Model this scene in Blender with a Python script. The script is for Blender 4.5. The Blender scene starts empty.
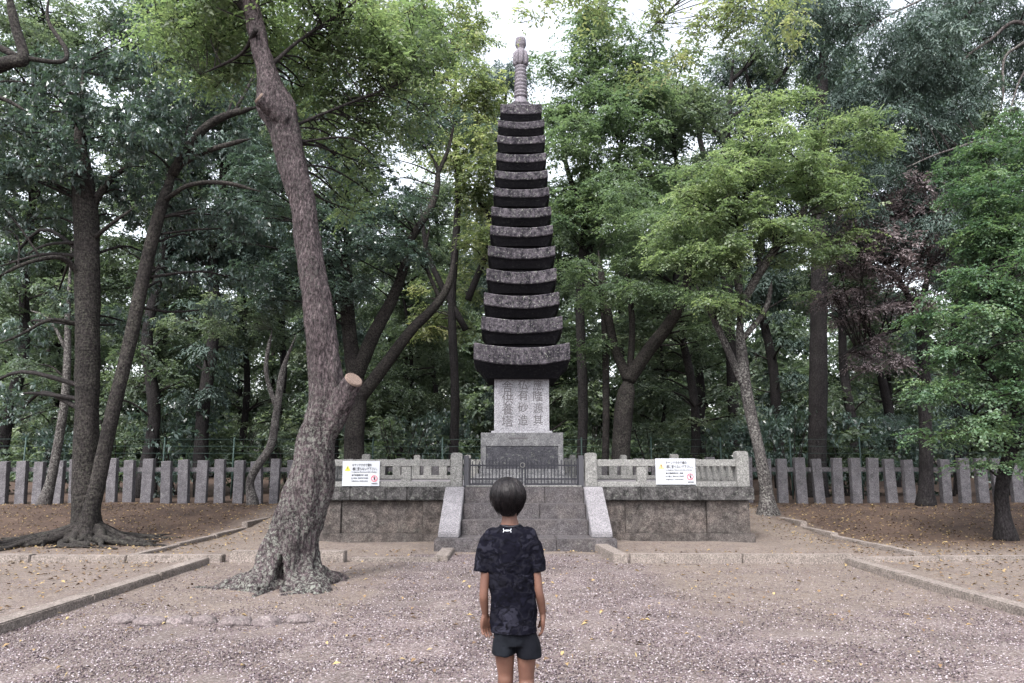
import bpy, bmesh, math, random
import numpy as np
from mathutils import Vector, Matrix, noise as mnoise
from math import radians, sin, cos, pi

random.seed(7)
RNG = np.random.default_rng(11)
SC = bpy.context.scene
COL = SC.collection

# ------------------------------------------------------------------ camera, world, sun, exposure
W, H, F = 1024, 683, 740.0
CAMZ, PITCH = 1.4, radians(9.1)
cam_d = bpy.data.cameras.new('camera'); cam = bpy.data.objects.new('camera', cam_d); COL.objects.link(cam)
cam_d.sensor_width = 36; cam_d.lens = 36*F/W; cam_d.clip_end = 2000
cam.location = (0, 0, CAMZ); cam.rotation_euler = (radians(90)+PITCH, 0, 0)
SC.camera = cam

SUN_EL, SUN_AZ = radians(52), radians(205)      # azimuth clockwise from +Y
world = bpy.data.worlds.new('World'); SC.world = world; world.use_nodes = True
wn = world.node_tree.nodes; wl = world.node_tree.links
bg = wn['Background']
sky = wn.new('ShaderNodeTexSky'); sky.sky_type = 'NISHITA'; sky.sun_disc = False
sky.sun_elevation = SUN_EL; sky.sun_rotation = SUN_AZ
sky.air_density = 1.0; sky.dust_density = 4.0; sky.ozone_density = 1.0
hs = wn.new('ShaderNodeHueSaturation'); hs.inputs['Saturation'].default_value = 0.30; hs.inputs['Value'].default_value = 1.6
wl.new(sky.outputs[0], hs.inputs['Color']); wl.new(hs.outputs[0], bg.inputs['Color'])
bg.inputs['Strength'].default_value = 0.15
sun_d = bpy.data.lights.new('sun', 'SUN'); sun = bpy.data.objects.new('sun', sun_d); COL.objects.link(sun)
sun_d.energy = 1.4; sun_d.angle = radians(11); sun_d.color = (1.0, 0.97, 0.93)
sd = Vector((sin(SUN_AZ)*cos(SUN_EL), cos(SUN_AZ)*cos(SUN_EL), sin(SUN_EL)))
sun.rotation_euler = sd.to_track_quat('Z', 'Y').to_euler()
SC.view_settings.view_transform = 'Standard'; SC.view_settings.look = 'None'
SC.view_settings.exposure = 1.36; SC.view_settings.gamma = 1
try:
    SC.cycles.max_bounces = 6; SC.cycles.diffuse_bounces = 5; SC.cycles.transmission_bounces = 4
    SC.cycles.use_denoising = True
except Exception: pass

# ------------------------------------------------------------------ helpers
def P(px, py, Y):
    """world point seen at a pixel of the photograph, at distance Y in front of the camera"""
    u = (px-W/2)/F; v = (H/2-py)/F
    dy = cos(PITCH)-v*sin(PITCH); dz = sin(PITCH)+v*cos(PITCH)
    return Vector((u*Y/dy, Y, CAMZ+dz*Y/dy))
def mpp(Y, py=341):           # metres per pixel there
    v = (H/2-py)/F
    return Y/(F*(cos(PITCH)-v*sin(PITCH)))
def ZG(x, y):                 # ground height
    def ss(a, b, t):
        t = min(1, max(0, (t-a)/(b-a))); return t*t*(3-2*t)
    z = 0.30*ss(13.6, 18.3, y)
    z += 0.035*ss(11.2, 12.2, y)*mnoise.noise(Vector((x*0.7, y*0.7, 3)))
    z += 0.02*mnoise.noise(Vector((x*0.35, y*0.35, 0)))*ss(4, 8, abs(x)+y*0.3)
    return z

def link(o): COL.objects.link(o); return o
def mesh_obj(name, verts, faces, mat=None, parent=None, smooth=False):
    me = bpy.data.meshes.new(name); me.from_pydata([tuple(v) for v in verts], [], faces); me.update()
    return mobj(name, me, mat, parent, smooth)
def mobj(name, me, mat=None, parent=None, smooth=False):
    if mat is not None and len(me.materials) == 0: me.materials.append(mat)
    if smooth: me.polygons.foreach_set('use_smooth', [True]*len(me.polygons))
    o = link(bpy.data.objects.new(name, me))
    if parent is not None:
        o.parent = parent
        o.matrix_parent_inverse = Matrix.Translation(parent.location).inverted() if parent.rotation_euler[2] == 0 else parent.matrix_basis.inverted()
    return o
def bm_obj(name, bm, mat=None, parent=None, smooth=False):
    me = bpy.data.meshes.new(name); bm.normal_update(); bm.to_mesh(me); bm.free()
    return mobj(name, me, mat, parent, smooth)
def thing(name, label, cat, loc, group=None):
    o = link(bpy.data.objects.new(name, None)); o.location = loc; o.empty_display_size = 0.2
    o['label'] = label; o['category'] = cat
    if group: o['group'] = group
    return o
def tag(o, label=None, cat=None, group=None, kind=None):
    if label: o['label'] = label
    if cat: o['category'] = cat
    if group: o['group'] = group
    if kind: o['kind'] = kind
    return o
def box(bm, x0, x1, y0, y1, z0, z1, bevel=0.0, rot=None, wob=0.0):
    vs = [bm.verts.new(((x1 if i & 1 else x0)+random.uniform(-wob, wob), (y1 if i & 2 else y0)+random.uniform(-wob, wob), (z1 if i & 4 else z0)+random.uniform(-wob, wob)*.5)) for i in range(8)]
    fs = [bm.faces.new([vs[i] for i in f]) for f in ((0,2,3,1),(4,5,7,6),(0,1,5,4),(2,6,7,3),(0,4,6,2),(1,3,7,5))]
    if bevel:
        es = list({e for f in fs for e in f.edges})
        bmesh.ops.bevel(bm, geom=es, offset=bevel, segments=2, affect='EDGES', profile=0.6)
    return vs
def prism(bm, poly, axis, a0, a1, bevel=0):
    """extrude a 2-D polygon along an axis"""
    def mk(p, a): return {'x': (a, p[0], p[1]), 'y': (p[0], a, p[1]), 'z': (p[0], p[1], a)}[axis]
    A = [bm.verts.new(mk(p, a0)) for p in poly]; B = [bm.verts.new(mk(p, a1)) for p in poly]
    n = len(poly); fs = [bm.faces.new(A[::-1]), bm.faces.new(B)]
    for i in range(n): fs.append(bm.faces.new([A[i], A[(i+1) % n], B[(i+1) % n], B[i]]))
    bmesh.ops.recalc_face_normals(bm, faces=fs)
    if bevel: bmesh.ops.bevel(bm, geom=list({e for f in fs for e in f.edges}), offset=bevel, segments=2, affect='EDGES')

def catmull(pts, n):
    """pts: list of (Vector, radius) -> smooth resampled lists"""
    P0 = [np.array([*p, r]) for p, r in pts]
    P0 = [2*P0[0]-P0[1]]+P0+[2*P0[-1]-P0[-2]]
    out = []
    for i in range(1, len(P0)-2):
        a, b, c, d = P0[i-1:i+3]
        for k in range(n):
            t = k/n
            out.append(0.5*((2*b)+(c-a)*t+(2*a-5*b+4*c-d)*t*t+(3*b-a-3*c+d)*t**3))
    out.append(P0[-2])
    out = np.array(out); out[:, 3] = np.maximum(out[:, 3], 0.002)
    return out
class Tubes:
    """collects tapered tubes into one mesh"""
    def __init__(s): s.V = []; s.F = []; s.n = 0
    def tube(s, path, sides=7, rough=0.0, freq=3.0, flat=None, seed=0):
        path = np.asarray(path, float); m = len(path)
        T = np.gradient(path[:, :3], axis=0); T /= np.linalg.norm(T, axis=1)[:, None]+1e-9
        ref = np.array([0.0, 0.0, 1.0]) if abs(T[0][2]) < .8 else np.array([1.0, 0.0, 0.0])
        U = np.cross(ref, T[0]); U /= np.linalg.norm(U)
        ang = np.arange(sides)*2*pi/sides
        rings = []
        for i in range(m):
            U = U-T[i]*np.dot(U, T[i]); U /= np.linalg.norm(U)+1e-9
            Vv = np.cross(T[i], U)
            r = np.full(sides, path[i, 3])
            if rough:
                for k, a in enumerate(ang):
                    q = Vector((cos(a)*1.1+seed*7.3, sin(a)*1.1, path[i, 2]*freq*0.35+seed))
                    r[k] *= 1+rough*mnoise.noise(q*1.3)+rough*0.5*mnoise.noise(q*3.1)
            rings.append(path[i, :3]+np.outer(np.cos(ang)*r, U)+np.outer(np.sin(ang)*r, Vv))
        s.V.append(np.concatenate(rings+[path[:1, :3], path[-1:, :3]]))
        b = s.n
        for i in range(m-1):
            for k in range(sides):
                k2 = (k+1) % sides
                s.F.append((b+i*sides+k, b+i*sides+k2, b+(i+1)*sides+k2, b+(i+1)*sides+k))
        for k in range(sides):
            k2 = (k+1) % sides
            s.F.append((b+k2, b+k, b+m*sides)); s.F.append((b+(m-1)*sides+k, b+(m-1)*sides+k2, b+m*sides+1))
        s.n += m*sides+2
    def build(s, name, mat, parent=None):
        return mesh_obj(name, np.concatenate(s.V), s.F, mat, parent, smooth=True)

# ------------------------------------------------------------------ materials
class NT:
    def __init__(s, name):
        s.m = bpy.data.materials.new(name); s.m.use_nodes = True
        s.n = s.m.node_tree.nodes; s.l = s.m.node_tree.links
        s.b = s.n['Principled BSDF']; s.out = s.n['Material Output']
        s.b.inputs['Specular IOR Level'].default_value = 0.3
        tc = s.n.new('ShaderNodeTexCoord'); s.co = tc.outputs['Object']
        g = s.n.new('ShaderNodeNewGeometry'); s.pos = g.outputs['Position']; s.nor = g.outputs['Normal']
    def inp(s, node, key, val):
        if hasattr(val, 'links') or isinstance(val, bpy.types.NodeSocket): s.l.new(val, node.inputs[key])
        else: node.inputs[key].default_value = val
    def noise(s, scale, detail=6, rough=.6, co=None, dist=0, out='Fac'):
        n = s.n.new('ShaderNodeTexNoise'); n.inputs['Scale'].default_value = scale; n.inputs['Detail'].default_value = detail
        n.inputs['Roughness'].default_value = rough; n.inputs['Distortion'].default_value = dist
        s.l.new(co or s.pos, n.inputs['Vector']); return n.outputs[out]
    def vor(s, scale, co=None, feature='F1', out='Color', rnd=1.0):
        n = s.n.new('ShaderNodeTexVoronoi'); n.feature = feature; n.inputs['Scale'].default_value = scale
        n.inputs['Randomness'].default_value = rnd
        s.l.new(co or s.pos, n.inputs['Vector']); return n.outputs[out]
    def scaled(s, sc, co=None):
        n = s.n.new('ShaderNodeMapping'); n.inputs['Scale'].default_value = sc; s.l.new(co or s.pos, n.inputs['Vector']); return n.outputs[0]
    def ramp(s, fac, stops, interp='LINEAR'):
        n = s.n.new('ShaderNodeValToRGB'); r = n.color_ramp; r.interpolation = interp
        while len(r.elements) < len(stops): r.elements.new(0.5)
        for e, (p, c) in zip(r.elements, stops):
            e.position = p; e.color = (c, c, c, 1) if not hasattr(c, '__len__') else (*c, 1)
        s.l.new(fac, n.inputs[0]); return n.outputs[0]
    def mix(s, fac, a, b, mode='MIX'):
        n = s.n.new('ShaderNodeMix'); n.data_type = 'RGBA'; n.blend_type = mode
        for k, v in ((0, fac), (6, a), (7, b)):
            if isinstance(v, bpy.types.NodeSocket): s.l.new(v, n.inputs[k])
            elif k == 0: n.inputs[0].default_value = v
            else: n.inputs[k].default_value = (*v, 1)
        return n.outputs[2]
    def math(s, op, a, b=0.0, clamp=False):
        n = s.n.new('ShaderNodeMath'); n.operation = op; n.use_clamp = clamp
        for k, v in ((0, a), (1, b)):
            if isinstance(v, bpy.types.NodeSocket): s.l.new(v, n.inputs[k])
            else: n.inputs[k].default_value = v
        return n.outputs[0]
    def xyz(s, co=None):
        n = s.n.new('ShaderNodeSeparateXYZ'); s.l.new(co or s.pos, n.inputs[0]); return n.outputs
    def attr(s, name, out='Fac'):
        n = s.n.new('ShaderNodeAttribute'); n.attribute_name = name; return n.outputs[out]
    def bump(s, h, strength=.5, dist=.02, prev=None):
        n = s.n.new('ShaderNodeBump'); n.inputs['Strength'].default_value = strength; n.inputs['Distance'].default_value = dist
        s.l.new(h, n.inputs['Height'])
        if prev is not None: s.l.new(prev, n.inputs['Normal'])
        s.l.new(n.outputs[0], s.b.inputs['Normal']); return n.outputs[0]
    def col(s, c, rough=.85):
        s.inp(s.b, 'Base Color', c if isinstance(c, bpy.types.NodeSocket) else (*c, 1)); s.inp(s.b, 'Roughness', rough); return s.m

def granite(name, base, dark, speck=1.0, stain=0.5, lichen=0.3, scale=1.0, warm=None, streak=False):
    t = NT(name)
    n1 = t.noise(1.6*scale, 8, .65); n2 = t.noise(7*scale, 8, .75); sp = t.noise(160, 3, .8); v = t.vor(95, out='Color')
    c = t.mix(t.ramp(n1, [(.35, 0), (.65, 1)]), base, tuple(x*.78 for x in base))
    if warm: c = t.mix(t.ramp(t.noise(2.3*scale, 6, .6), [(.45, 0), (.68, 1)]), c, warm)
    c = t.mix(t.math('MULTIPLY', t.ramp(n2, [(.42, 0), (.6, 1)]), stain), c, dark)
    if streak:
        st = t.noise(1.0, 8, .7, co=t.scaled((7, 7, .8)))
        c = t.mix(t.math('MULTIPLY', t.ramp(st, [(.45, 0), (.62, 1)]), .75), c, tuple(x*.8 for x in dark))
    c = t.mix(t.math('MULTIPLY', t.ramp(t.noise(13*scale, 7, .8), [(.56, 0), (.62, 1)]), lichen), c, (.36, .38, .33))
    g = t.ramp(sp, [(.3, .45), (.5, 1), (.72, 1.5)])
    c = t.mix(.75*speck, c, g, 'MULTIPLY')
    c = t.mix(.8*speck, c, t.ramp(t.noise(48, 3, .75), [(.34, .45), (.5, 1), (.66, 1.75)]), 'MULTIPLY')
    vg = t.ramp(v, [(0, .7), (.5, 1), (1, 1.25)])
    c = t.mix(.5*speck, c, vg, 'MULTIPLY')
    b = t.bump(t.math('ADD', n2, t.math('MULTIPLY', sp, .25)), .55, .03)
    t.b.inputs['Specular IOR Level'].default_value = .12; return t.col(t.mix(1, c, (.675, .67, .68), 'MULTIPLY'), .95)

def bark(name, c1, c2, lichen=0.0, lic=(.38, .4, .34), ring=False, stretch=.18, sc=26, lich_low=None, bumpd=.03):
    t = NT(name)
    co = t.scaled((1, 1, stretch)) if not ring else t.scaled((.35, .35, 1.6))
    n1 = t.noise(sc, 8, .7, co=co, dist=1.2); n2 = t.noise(2.2, 6, .6)
    c = t.mix(t.ramp(n1, [(.32, 0), (.62, 1)]), c1, c2)
    c = t.mix(t.math('MULTIPLY', t.ramp(n2, [(.4, 0), (.65, 1)]), .5), c, tuple(x*.55 for x in c1))
    c = t.mix(.85, c, t.ramp(t.noise(42, 4, .75, co=t.scaled((1, 1, .45))), [(.38, .25), (.5, 1), (.62, 2.1)]), 'MULTIPLY')
    if lichen:
        l = t.ramp(t.noise(26, 8, .8), [(.5, 0), (.56, 1)])
        f = t.math('MULTIPLY', l, lichen)
        if lich_low is not None:
            z = t.xyz()[2]
            f = t.math('MULTIPLY', f, t.math('MAXIMUM', t.math('SUBTRACT', 1.0, t.math('DIVIDE', z, lich_low), True), .12))
        f2 = t.math('MULTIPLY', f, t.ramp(t.noise(1.4, 4), [(.38, .25), (.6, 1)]))
        c = t.mix(f2, c, lic)
    t.bump(n1, .9, bumpd, t.bump(t.noise(8, 5), .5, .04))
    t.b.inputs['Specular IOR Level'].default_value = .15
    return t.col(t.mix(1, c, (.76, .75, .755), 'MULTIPLY'), .95)

def leafmat(name, cols, trans=.35, rough=.45, spec=.5, tcol=(1.45, 1.6, .95)):
    """cols: dark, mid, light leaf colour picked by each leaf's own tint"""
    t = NT(name)
    a = t.attr('tint')
    k = len(cols)
    c = t.ramp(a, [(i/(k-1), q) for i, q in enumerate(cols)])
    t.col(c, rough); t.b.inputs['Specular IOR Level'].default_value = spec
    tr = t.n.new('ShaderNodeBsdfTranslucent')
    t.l.new(t.mix(1.0, c, tcol, 'MULTIPLY'), tr.inputs['Color'])
    ms = t.n.new('ShaderNodeMixShader'); ms.inputs[0].default_value = trans
    t.l.new(t.b.outputs[0], ms.inputs[1]); t.l.new(tr.outputs[0], ms.inputs[2]); t.l.new(ms.outputs[0], t.out.inputs[0])
    return t.m

M = {}
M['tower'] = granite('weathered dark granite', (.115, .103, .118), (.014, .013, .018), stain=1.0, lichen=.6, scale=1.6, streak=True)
M['under'] = granite('shade darkened granite', (.008, .0075, .010), (.003, .003, .005), stain=.6, lichen=.05, scale=1.3)  # shade under the eaves and on the tier bodies, painted in as near-black stone
M['column'] = granite('pale granite', (.36, .36, .385), (.18, .17, .19), stain=.4, lichen=.15)
M['spire'] = granite('pale spire granite', (.27, .25, .28), (.12, .11, .13), stain=.5, lichen=.3, scale=2)
M['plinth'] = granite('grey granite plinth', (.20, .20, .205), (.07, .07, .078), stain=.6, lichen=.35)
M['plinthd'] = granite('dark panel granite', (.07, .07, .08), (.03, .03, .036), stain=.5, lichen=.25)
M['cap'] = granite('mossy coping granite', (.115, .11, .11), (.022, .022, .022), stain=.9, lichen=.35, scale=1.2)
M['wall'] = granite('stained wall granite', (.13, .115, .108), (.036, .032, .03), stain=.8, lichen=.15, warm=(.155, .13, .117), scale=.8)
M['cheek'] = granite('speckled granite', (.27, .26, .275), (.13, .125, .135), stain=.3, lichen=.1)
M['step'] = granite('stair granite', (.125, .115, .12), (.042, .039, .041), stain=.6, lichen=.15, warm=(.14, .125, .122))
M['rail'] = granite('pale railing granite', (.27, .268, .258), (.12, .12, .115), stain=.35, lichen=.3)
M['fence'] = granite('purple grey granite', (.19, .182, .195), (.08, .076, .084), stain=.6, lichen=.2)
M['kerb'] = granite('sandy kerb granite', (.30, .26, .235), (.13, .112, .10), stain=.45, lichen=.15)
M['stone'] = granite('field stone', (.22, .185, .185), (.11, .093, .09), stain=.4, lichen=.3, scale=2)
def plain(name, c, rough=.6, metal=0.0, spec=.3):
    t = NT(name); t.col(c, rough); t.b.inputs['Metallic'].default_value = metal; t.b.inputs['Specular IOR Level'].default_value = spec
    n = t.noise(40, 4); t.bump(n, .15, .004); return t.m
M['void'] = plain('soot black', (.02, .02, .02), .9)
M['iron'] = plain('black painted iron', (.02, .02, .026), .5, .3)
M['frame'] = plain('grey gate post paint', (.05, .05, .058), .55, .2)
M['carve'] = plain('carved letter shade', (.075, .07, .075), .95)
M['mesh'] = plain('green wire', (.02, .04, .035), .6)
M['signw'] = plain('white sign plate', (.37, .385, .42), .5)
M['ink'] = plain('sign black ink', (.03, .03, .035), .7)
M['yellow'] = plain('warning yellow', (.55, .5, .05), .6)
M['amber'] = plain('faded warning orange', (.6, .4, .18), .6)
M['red'] = plain('sign red', (.55, .10, .14), .6)
def cutmat():
    t = NT('weathered sawn wood'); n = t.noise(60, 5, .7); c = t.mix(t.ramp(n, [(.35, 0), (.65, 1)]), (.17, .125, .105), (.07, .05, .042)); t.bump(n, .4, .006); return t.col(c, .9)
M['cut'] = cutmat()
M['bark_main'] = bark('lichen bark', (.008, .006, .008), (.128, .102, .108), lichen=1.0, lic=(.33, .35, .31), lich_low=3.0, stretch=.16, sc=52, bumpd=.05)
M['bark_dark'] = bark('dark bark', (.010, .009, .010), (.040, .035, .034), lichen=.5, lic=(.11, .11, .09), ring=True, sc=14)
M['bark_bg'] = bark('shade bark', (.008, .007, .008), (.028, .025, .027), lichen=.35, lic=(.09, .09, .08))
M['bark_grey'] = bark('grey smooth bark', (.02, .018, .019), (.085, .077, .076), lichen=.9, lic=(.26, .255, .24), stretch=.6, sc=12)
M['twig'] = bark('twig bark', (.014, .012, .013), (.042, .037, .036))
M['palelimb'] = bark('pale bare limb', (.04, .035, .037), (.12, .105, .108), lichen=.5)
M['leaf_broad'] = leafmat('dark glossy leaf', [(0.037, 0.055, 0.053), (0.070, 0.105, 0.096), (0.112, 0.162, 0.142)], .25, .30, .8)
M['leaf_mid'] = leafmat('mid green leaf', [(0.060, 0.084, 0.070), (0.109, 0.143, 0.111), (0.215, 0.249, 0.186)], .38)
M['leaf_light'] = leafmat('light green leaf', [(0.079, 0.114, 0.076), (0.142, 0.187, 0.116), (0.252, 0.292, 0.176)], .5)
M['leaf_yellow'] = leafmat('yellowing green leaf', [(0.093, 0.124, 0.080), (0.174, 0.204, 0.123), (0.356, 0.346, 0.204)], .5)
M['leaf_maple'] = leafmat('maple leaf', [(0.065, 0.098, 0.072), (0.114, 0.158, 0.106), (0.189, 0.234, 0.153)], .45)
M['leaf_cedar'] = leafmat('cedar spray', [(0.036, 0.058, 0.055), (0.067, 0.101, 0.091), (0.106, 0.152, 0.127)], .2, .55)
M['leaf_right'] = leafmat('fresh green leaf', [(.042, .080, .056), (.088, .145, .088), (.165, .22, .13)], .38)
M['leaf_brown'] = leafmat('withered leaf', [(.12, .105, .115), (.20, .17, .18), (.30, .26, .27)], .35, .6, .3, (1.3, 1.2, 1.15))
M['leaf_far'] = leafmat('shade leaf', [(.045, .062, .050), (.082, .112, .084), (.135, .168, .118)], .4, .5)

def ground_mat():
    t = NT('dirt and gravel ground')
    xyz = t.xyz(); x, y = xyz[0], xyz[1]
    warp = t.math('MULTIPLY', t.math('SUBTRACT', t.noise(1.3, 6, .6), .5), 1.6)
    warp2 = t.math('MULTIPLY', t.math('SUBTRACT', t.noise(6, 6, .7), .5), .8)
    w = t.math('ADD', warp, warp2)
    # gravel: inside the foreground court (y<7.4) and the central path |x|<1.6
    ax = t.math('ABSOLUTE', t.math('SUBTRACT', x, .12))
    path = t.math('MULTIPLY', t.math('ADD', t.math('SUBTRACT', 1.75, ax), t.math('MULTIPLY', w, .35)), 3.0, True)
    ynear = t.math('MULTIPLY', t.math('ADD', t.math('SUBTRACT', 7.5, y), t.math('MULTIPLY', w, 1.2)), .9, True)
    court = t.math('MULTIPLY', ynear, t.math('MULTIPLY', t.math('SUBTRACT', 4.6, ax), 30, True))
    beyond = t.math('MULTIPLY', t.math('SUBTRACT', 11.6, y), 8, True)
    g = t.math('MULTIPLY', t.math('MAXIMUM', path, court), beyond)
    # gravel colour: each stone its own
    v1 = t.vor(78); v2 = t.vor(110)
    bw = t.n.new('ShaderNodeSeparateColor'); t.l.new(v1, bw.inputs[0])
    gc = t.ramp(bw.outputs[0], [(0, (.035, .029, .033)), (.25, (.115, .094, .100)), (.55, (.205, .172, .176)), (.85, (.30, .268, .275)), (1, (.50, .47, .475))])
    gc = t.mix(t.math('MULTIPLY', bw.outputs[1], .45), gc, (.18, .135, .11))
    big = t.noise(.5, 5, .6); gc = t.mix(t.ramp(big, [(.4, 0), (.65, .5)]), gc, (.20, .178, .15))
    gc = t.mix(1, gc, t.ramp(t.noise(.9, 5, .6, dist=.8), [(.35, .78), (.6, 1.08)]), 'MULTIPLY')
    # sand / dirt colour
    n = t.noise(2.2, 9, .7); n3 = t.noise(30, 6, .75); n4 = t.noise(110, 3, .7)
    sand = t.mix(t.ramp(n, [(.3, 0), (.7, 1)]), (.25, .215, .18), (.165, .138, .122))
    dirt = t.mix(t.ramp(t.noise(1.1, 9, .72), [(.36, 0), (.66, 1)]), (.115, .080, .062), (.05, .035, .030))
    dirt = t.mix(t.ramp(t.noise(4, 8, .75), [(.55, 0), (.7, .6)]), dirt, (.045, .045, .028))
    far = t.math('MULTIPLY', t.math('SUBTRACT', t.math('ADD', y, w), 11.4), .5, True)
    side = t.math('MULTIPLY', t.math('SUBTRACT', t.math('ADD', ax, t.math('MULTIPLY', w, .4)), 5.3), 1.2, True)
    dfac = t.math('MULTIPLY', far, side)
    d = t.mix(dfac, sand, dirt)
    d = t.mix(t.ramp(n3, [(.55, 0), (.75, .55)]), d, (.25, .20, .165))
    d = t.mix(1, d, t.ramp(n4, [(.32, .4), (.5, 1), (.68, 1.75)]), 'MULTIPLY')
    lv = t.vor(26); lb = t.n.new('ShaderNodeSeparateColor'); t.l.new(lv, lb.inputs[0])
    d = t.mix(t.math('MULTIPLY', t.ramp(lb.outputs[0], [(.80, 0), (.84, 1)]), .6), d, t.ramp(lb.outputs[1], [(0, (.03, .02, .018)), (.5, (.12, .08, .055)), (1, (.26, .20, .14))]))
    # scattered gravel in the sand
    sc = t.ramp(t.math('ADD', bw.outputs[2], t.math('MULTIPLY', t.math('SUBTRACT', 9.5, y), .05)), [(.55, 0), (.6, .9)])
    sc = t.math('MULTIPLY', sc, t.math('SUBTRACT', 1, dfac, True))
    c = t.mix(t.math('MAXIMUM', g, t.math('MULTIPLY', sc, .85)), d, gc)
    vd = t.vor(78, out='Distance')
    b = t.bump(vd, -.5, .012)
    t.bump(t.noise(12, 6, .7), .5, .03, t.n[b.node.name].outputs[0])
    t.b.inputs['Specular IOR Level'].default_value = .15
    return t.col(t.mix(1, c, (.61, .59, .60), 'MULTIPLY'), .95)
M['ground'] = ground_mat()

# ------------------------------------------------------------------ ground
def build_ground():
    xs = np.concatenate([np.array([-600, -300, -120, -60, -40, -28, -20]), np.arange(-14, 14.01, .16), np.array([20, 28, 40, 60, 120, 300, 600])])
    ys = np.concatenate([np.array([-300, -100, -40, -15, -5, 0, 2.5]), np.arange(4, 22, .14), np.array([24, 27, 32, 40, 60, 100, 200, 500, 900])])
    V = []
    for yy in ys:
        for xx in xs:
            z = ZG(xx, yy)
            if abs(xx) < 15 and 4 < yy < 22: z += .012*mnoise.noise(Vector((xx*2.3, yy*2.3, 8)))
            V.append((xx, yy, z))
    nx = len(xs)
    Fc = [(j*nx+i, j*nx+i+1, (j+1)*nx+i+1, (j+1)*nx+i) for j in range(len(ys)-1) for i in range(nx-1)]
    o = mesh_obj('ground', V, Fc, M['ground'], smooth=True); tag(o, 'gravel court and bare brown dirt under the trees', None, None, 'structure')
build_ground()

def build_gravel():
    n = 150000
    # dense near the camera, thinning away
    y = 4.6+(RNG.random(n)**1.25)*6.8; x = (RNG.random(n)*2-1)*(y*.75+.3)
    ax = np.abs(x-.12)
    keep = (ax < 4.45) & ((y < 7.4+RNG.normal(0, .35, n)) | (ax < 1.7+RNG.normal(0, .1, n)) | (RNG.random(n) < .22))
    x, y = x[keep], y[keep]; n = len(x)
    r = RNG.uniform(.0035, .0095, n)
    base = np.array([[1, 0, 0], [-1, 0, 0], [0, 1, 0], [0, -1, 0], [0, 0, .7], [0, 0, -.7]], float)
    V = base[None]*r[:, None, None]*RNG.uniform(.6, 1.35, (n, 6, 1))
    a = RNG.random(n)*2*pi; ca, sa = np.cos(a), np.sin(a)
    X = V[..., 0]*ca[:, None]-V[..., 1]*sa[:, None]; Yv = V[..., 0]*sa[:, None]+V[..., 1]*ca[:, None]
    z = np.array([ZG(float(p), float(q)) for p, q in zip(x, y)])
    V = np.stack([X+x[:, None], Yv+y[:, None], V[..., 2]+(z+r*.35)[:, None]], -1)
    tri = np.array([[0, 2, 4], [2, 1, 4], [1, 3, 4], [3, 0, 4], [2, 0, 5], [1, 2, 5], [3, 1, 5], [0, 3, 5]])
    Fc = (tri[None]+np.arange(n)[:, None, None]*6).reshape(-1, 3)
    me = quick_mesh('gravel', V.reshape(-1, 3), Fc, np.repeat(RNG.random(n), 6))
    t = NT('loose gravel')
    c = t.ramp(t.attr('tint'), [(0, (.03, .025, .029)), (.22, (.105, .083, .091)), (.5, (.205, .165, .176)), (.72, (.21, .175, .145)), (.85, (.32, .285, .295)), (1, (.58, .55, .56))])
    t.col(t.mix(1, c, (.67, .64, .665), 'MULTIPLY'), .9); t.b.inputs['Specular IOR Level'].default_value = .2
    tag(mobj('gravel', me, t.m), 'pinkish grey loose gravel covering the court', None, None, 'stuff')

def quick_mesh(name, V, Fc, tint=None):
    me = bpy.data.meshes.new(name); k = Fc.shape[1]; nf = len(Fc)
    me.vertices.add(len(V)); me.vertices.foreach_set('co', np.ascontiguousarray(V, np.float32).ravel())
    me.loops.add(nf*k); me.loops.foreach_set('vertex_index', np.ascontiguousarray(Fc, np.int32).ravel())
    me.polygons.add(nf); me.polygons.foreach_set('loop_start', np.arange(0, nf*k, k, dtype=np.int32))
    if tint is not None:
        at = me.attributes.new('tint', 'FLOAT', 'POINT'); at.data.foreach_set('value', np.ascontiguousarray(tint, np.float32))
    me.update(calc_edges=True); return me
build_gravel()

AX = 0.21      # the monument's axis
# ------------------------------------------------------------------ kerbs
def kerb(name, label, segs, h=.11, w=.16, parts=None):
    bm = bmesh.new()
    for (x0, y0, x1, y1, ww, hh, zo) in segs:
        L = math.hypot(x1-x0, y1-y0); n = max(1, round(L/1.3)); d = Vector(((x1-x0)/L, (y1-y0)/L, 0)); nr = Vector((-d.y, d.x, 0))
        for i in range(n):
            a = Vector((x0, y0, 0))+d*(L*i/n+.006); b = Vector((x0, y0, 0))+d*(L*(i+1)/n-.006)
            zt = hh+random.uniform(-.008, .008); g = (ZG(a.x, a.y)+ZG(b.x, b.y))/2
            vs = box(bm, 0, 1, 0, 1, 0, 1)
            dx = random.uniform(-.008, .008)
            for v in vs:
                p = a.lerp(b, v.co.x)+nr*((v.co.y-.5)*ww+dx)
                v.co = (p.x, p.y, g+zo+(zt if v.co.z > .5 else -.1))
    bmesh.ops.recalc_face_normals(bm, faces=bm.faces[:])
    bmesh.ops.bevel(bm, geom=bm.edges[:], offset=.012, segments=2, affect='EDGES')
    o = bm_obj(name, bm, M['kerb'], smooth=False); tag(o, label, 'kerb', 'granite kerbs around the court'); return o
kerb('stone_kerb', 'long pale kerb running toward the camera on the left of the gravel', [(-4.28, 3.5, -4.2, 10.4, .18, .085, 0)])
kerb('stone_kerb', 'long pale kerb running toward the camera on the right of the gravel', [(4.75, 3.5, 4.62, 10.45, .18, .085, 0)])
kerb('stone_kerb', 'thick crosswise kerb passing behind the foot of the leaning tree', [(-12, 10.75, -4.0, 10.62, .17, .10, 0), (-3.9, 10.62, -2.3, 10.6, .2, .15, 0)])
kerb('stone_kerb', 'low crosswise kerb from the leaning tree to the steps, turned back at its end', [(-2.25, 10.68, -1.02, 10.68, .12, .06, 0), (-1.0, 10.7, -.98, 11.75, .2, .075, 0)])
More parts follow.
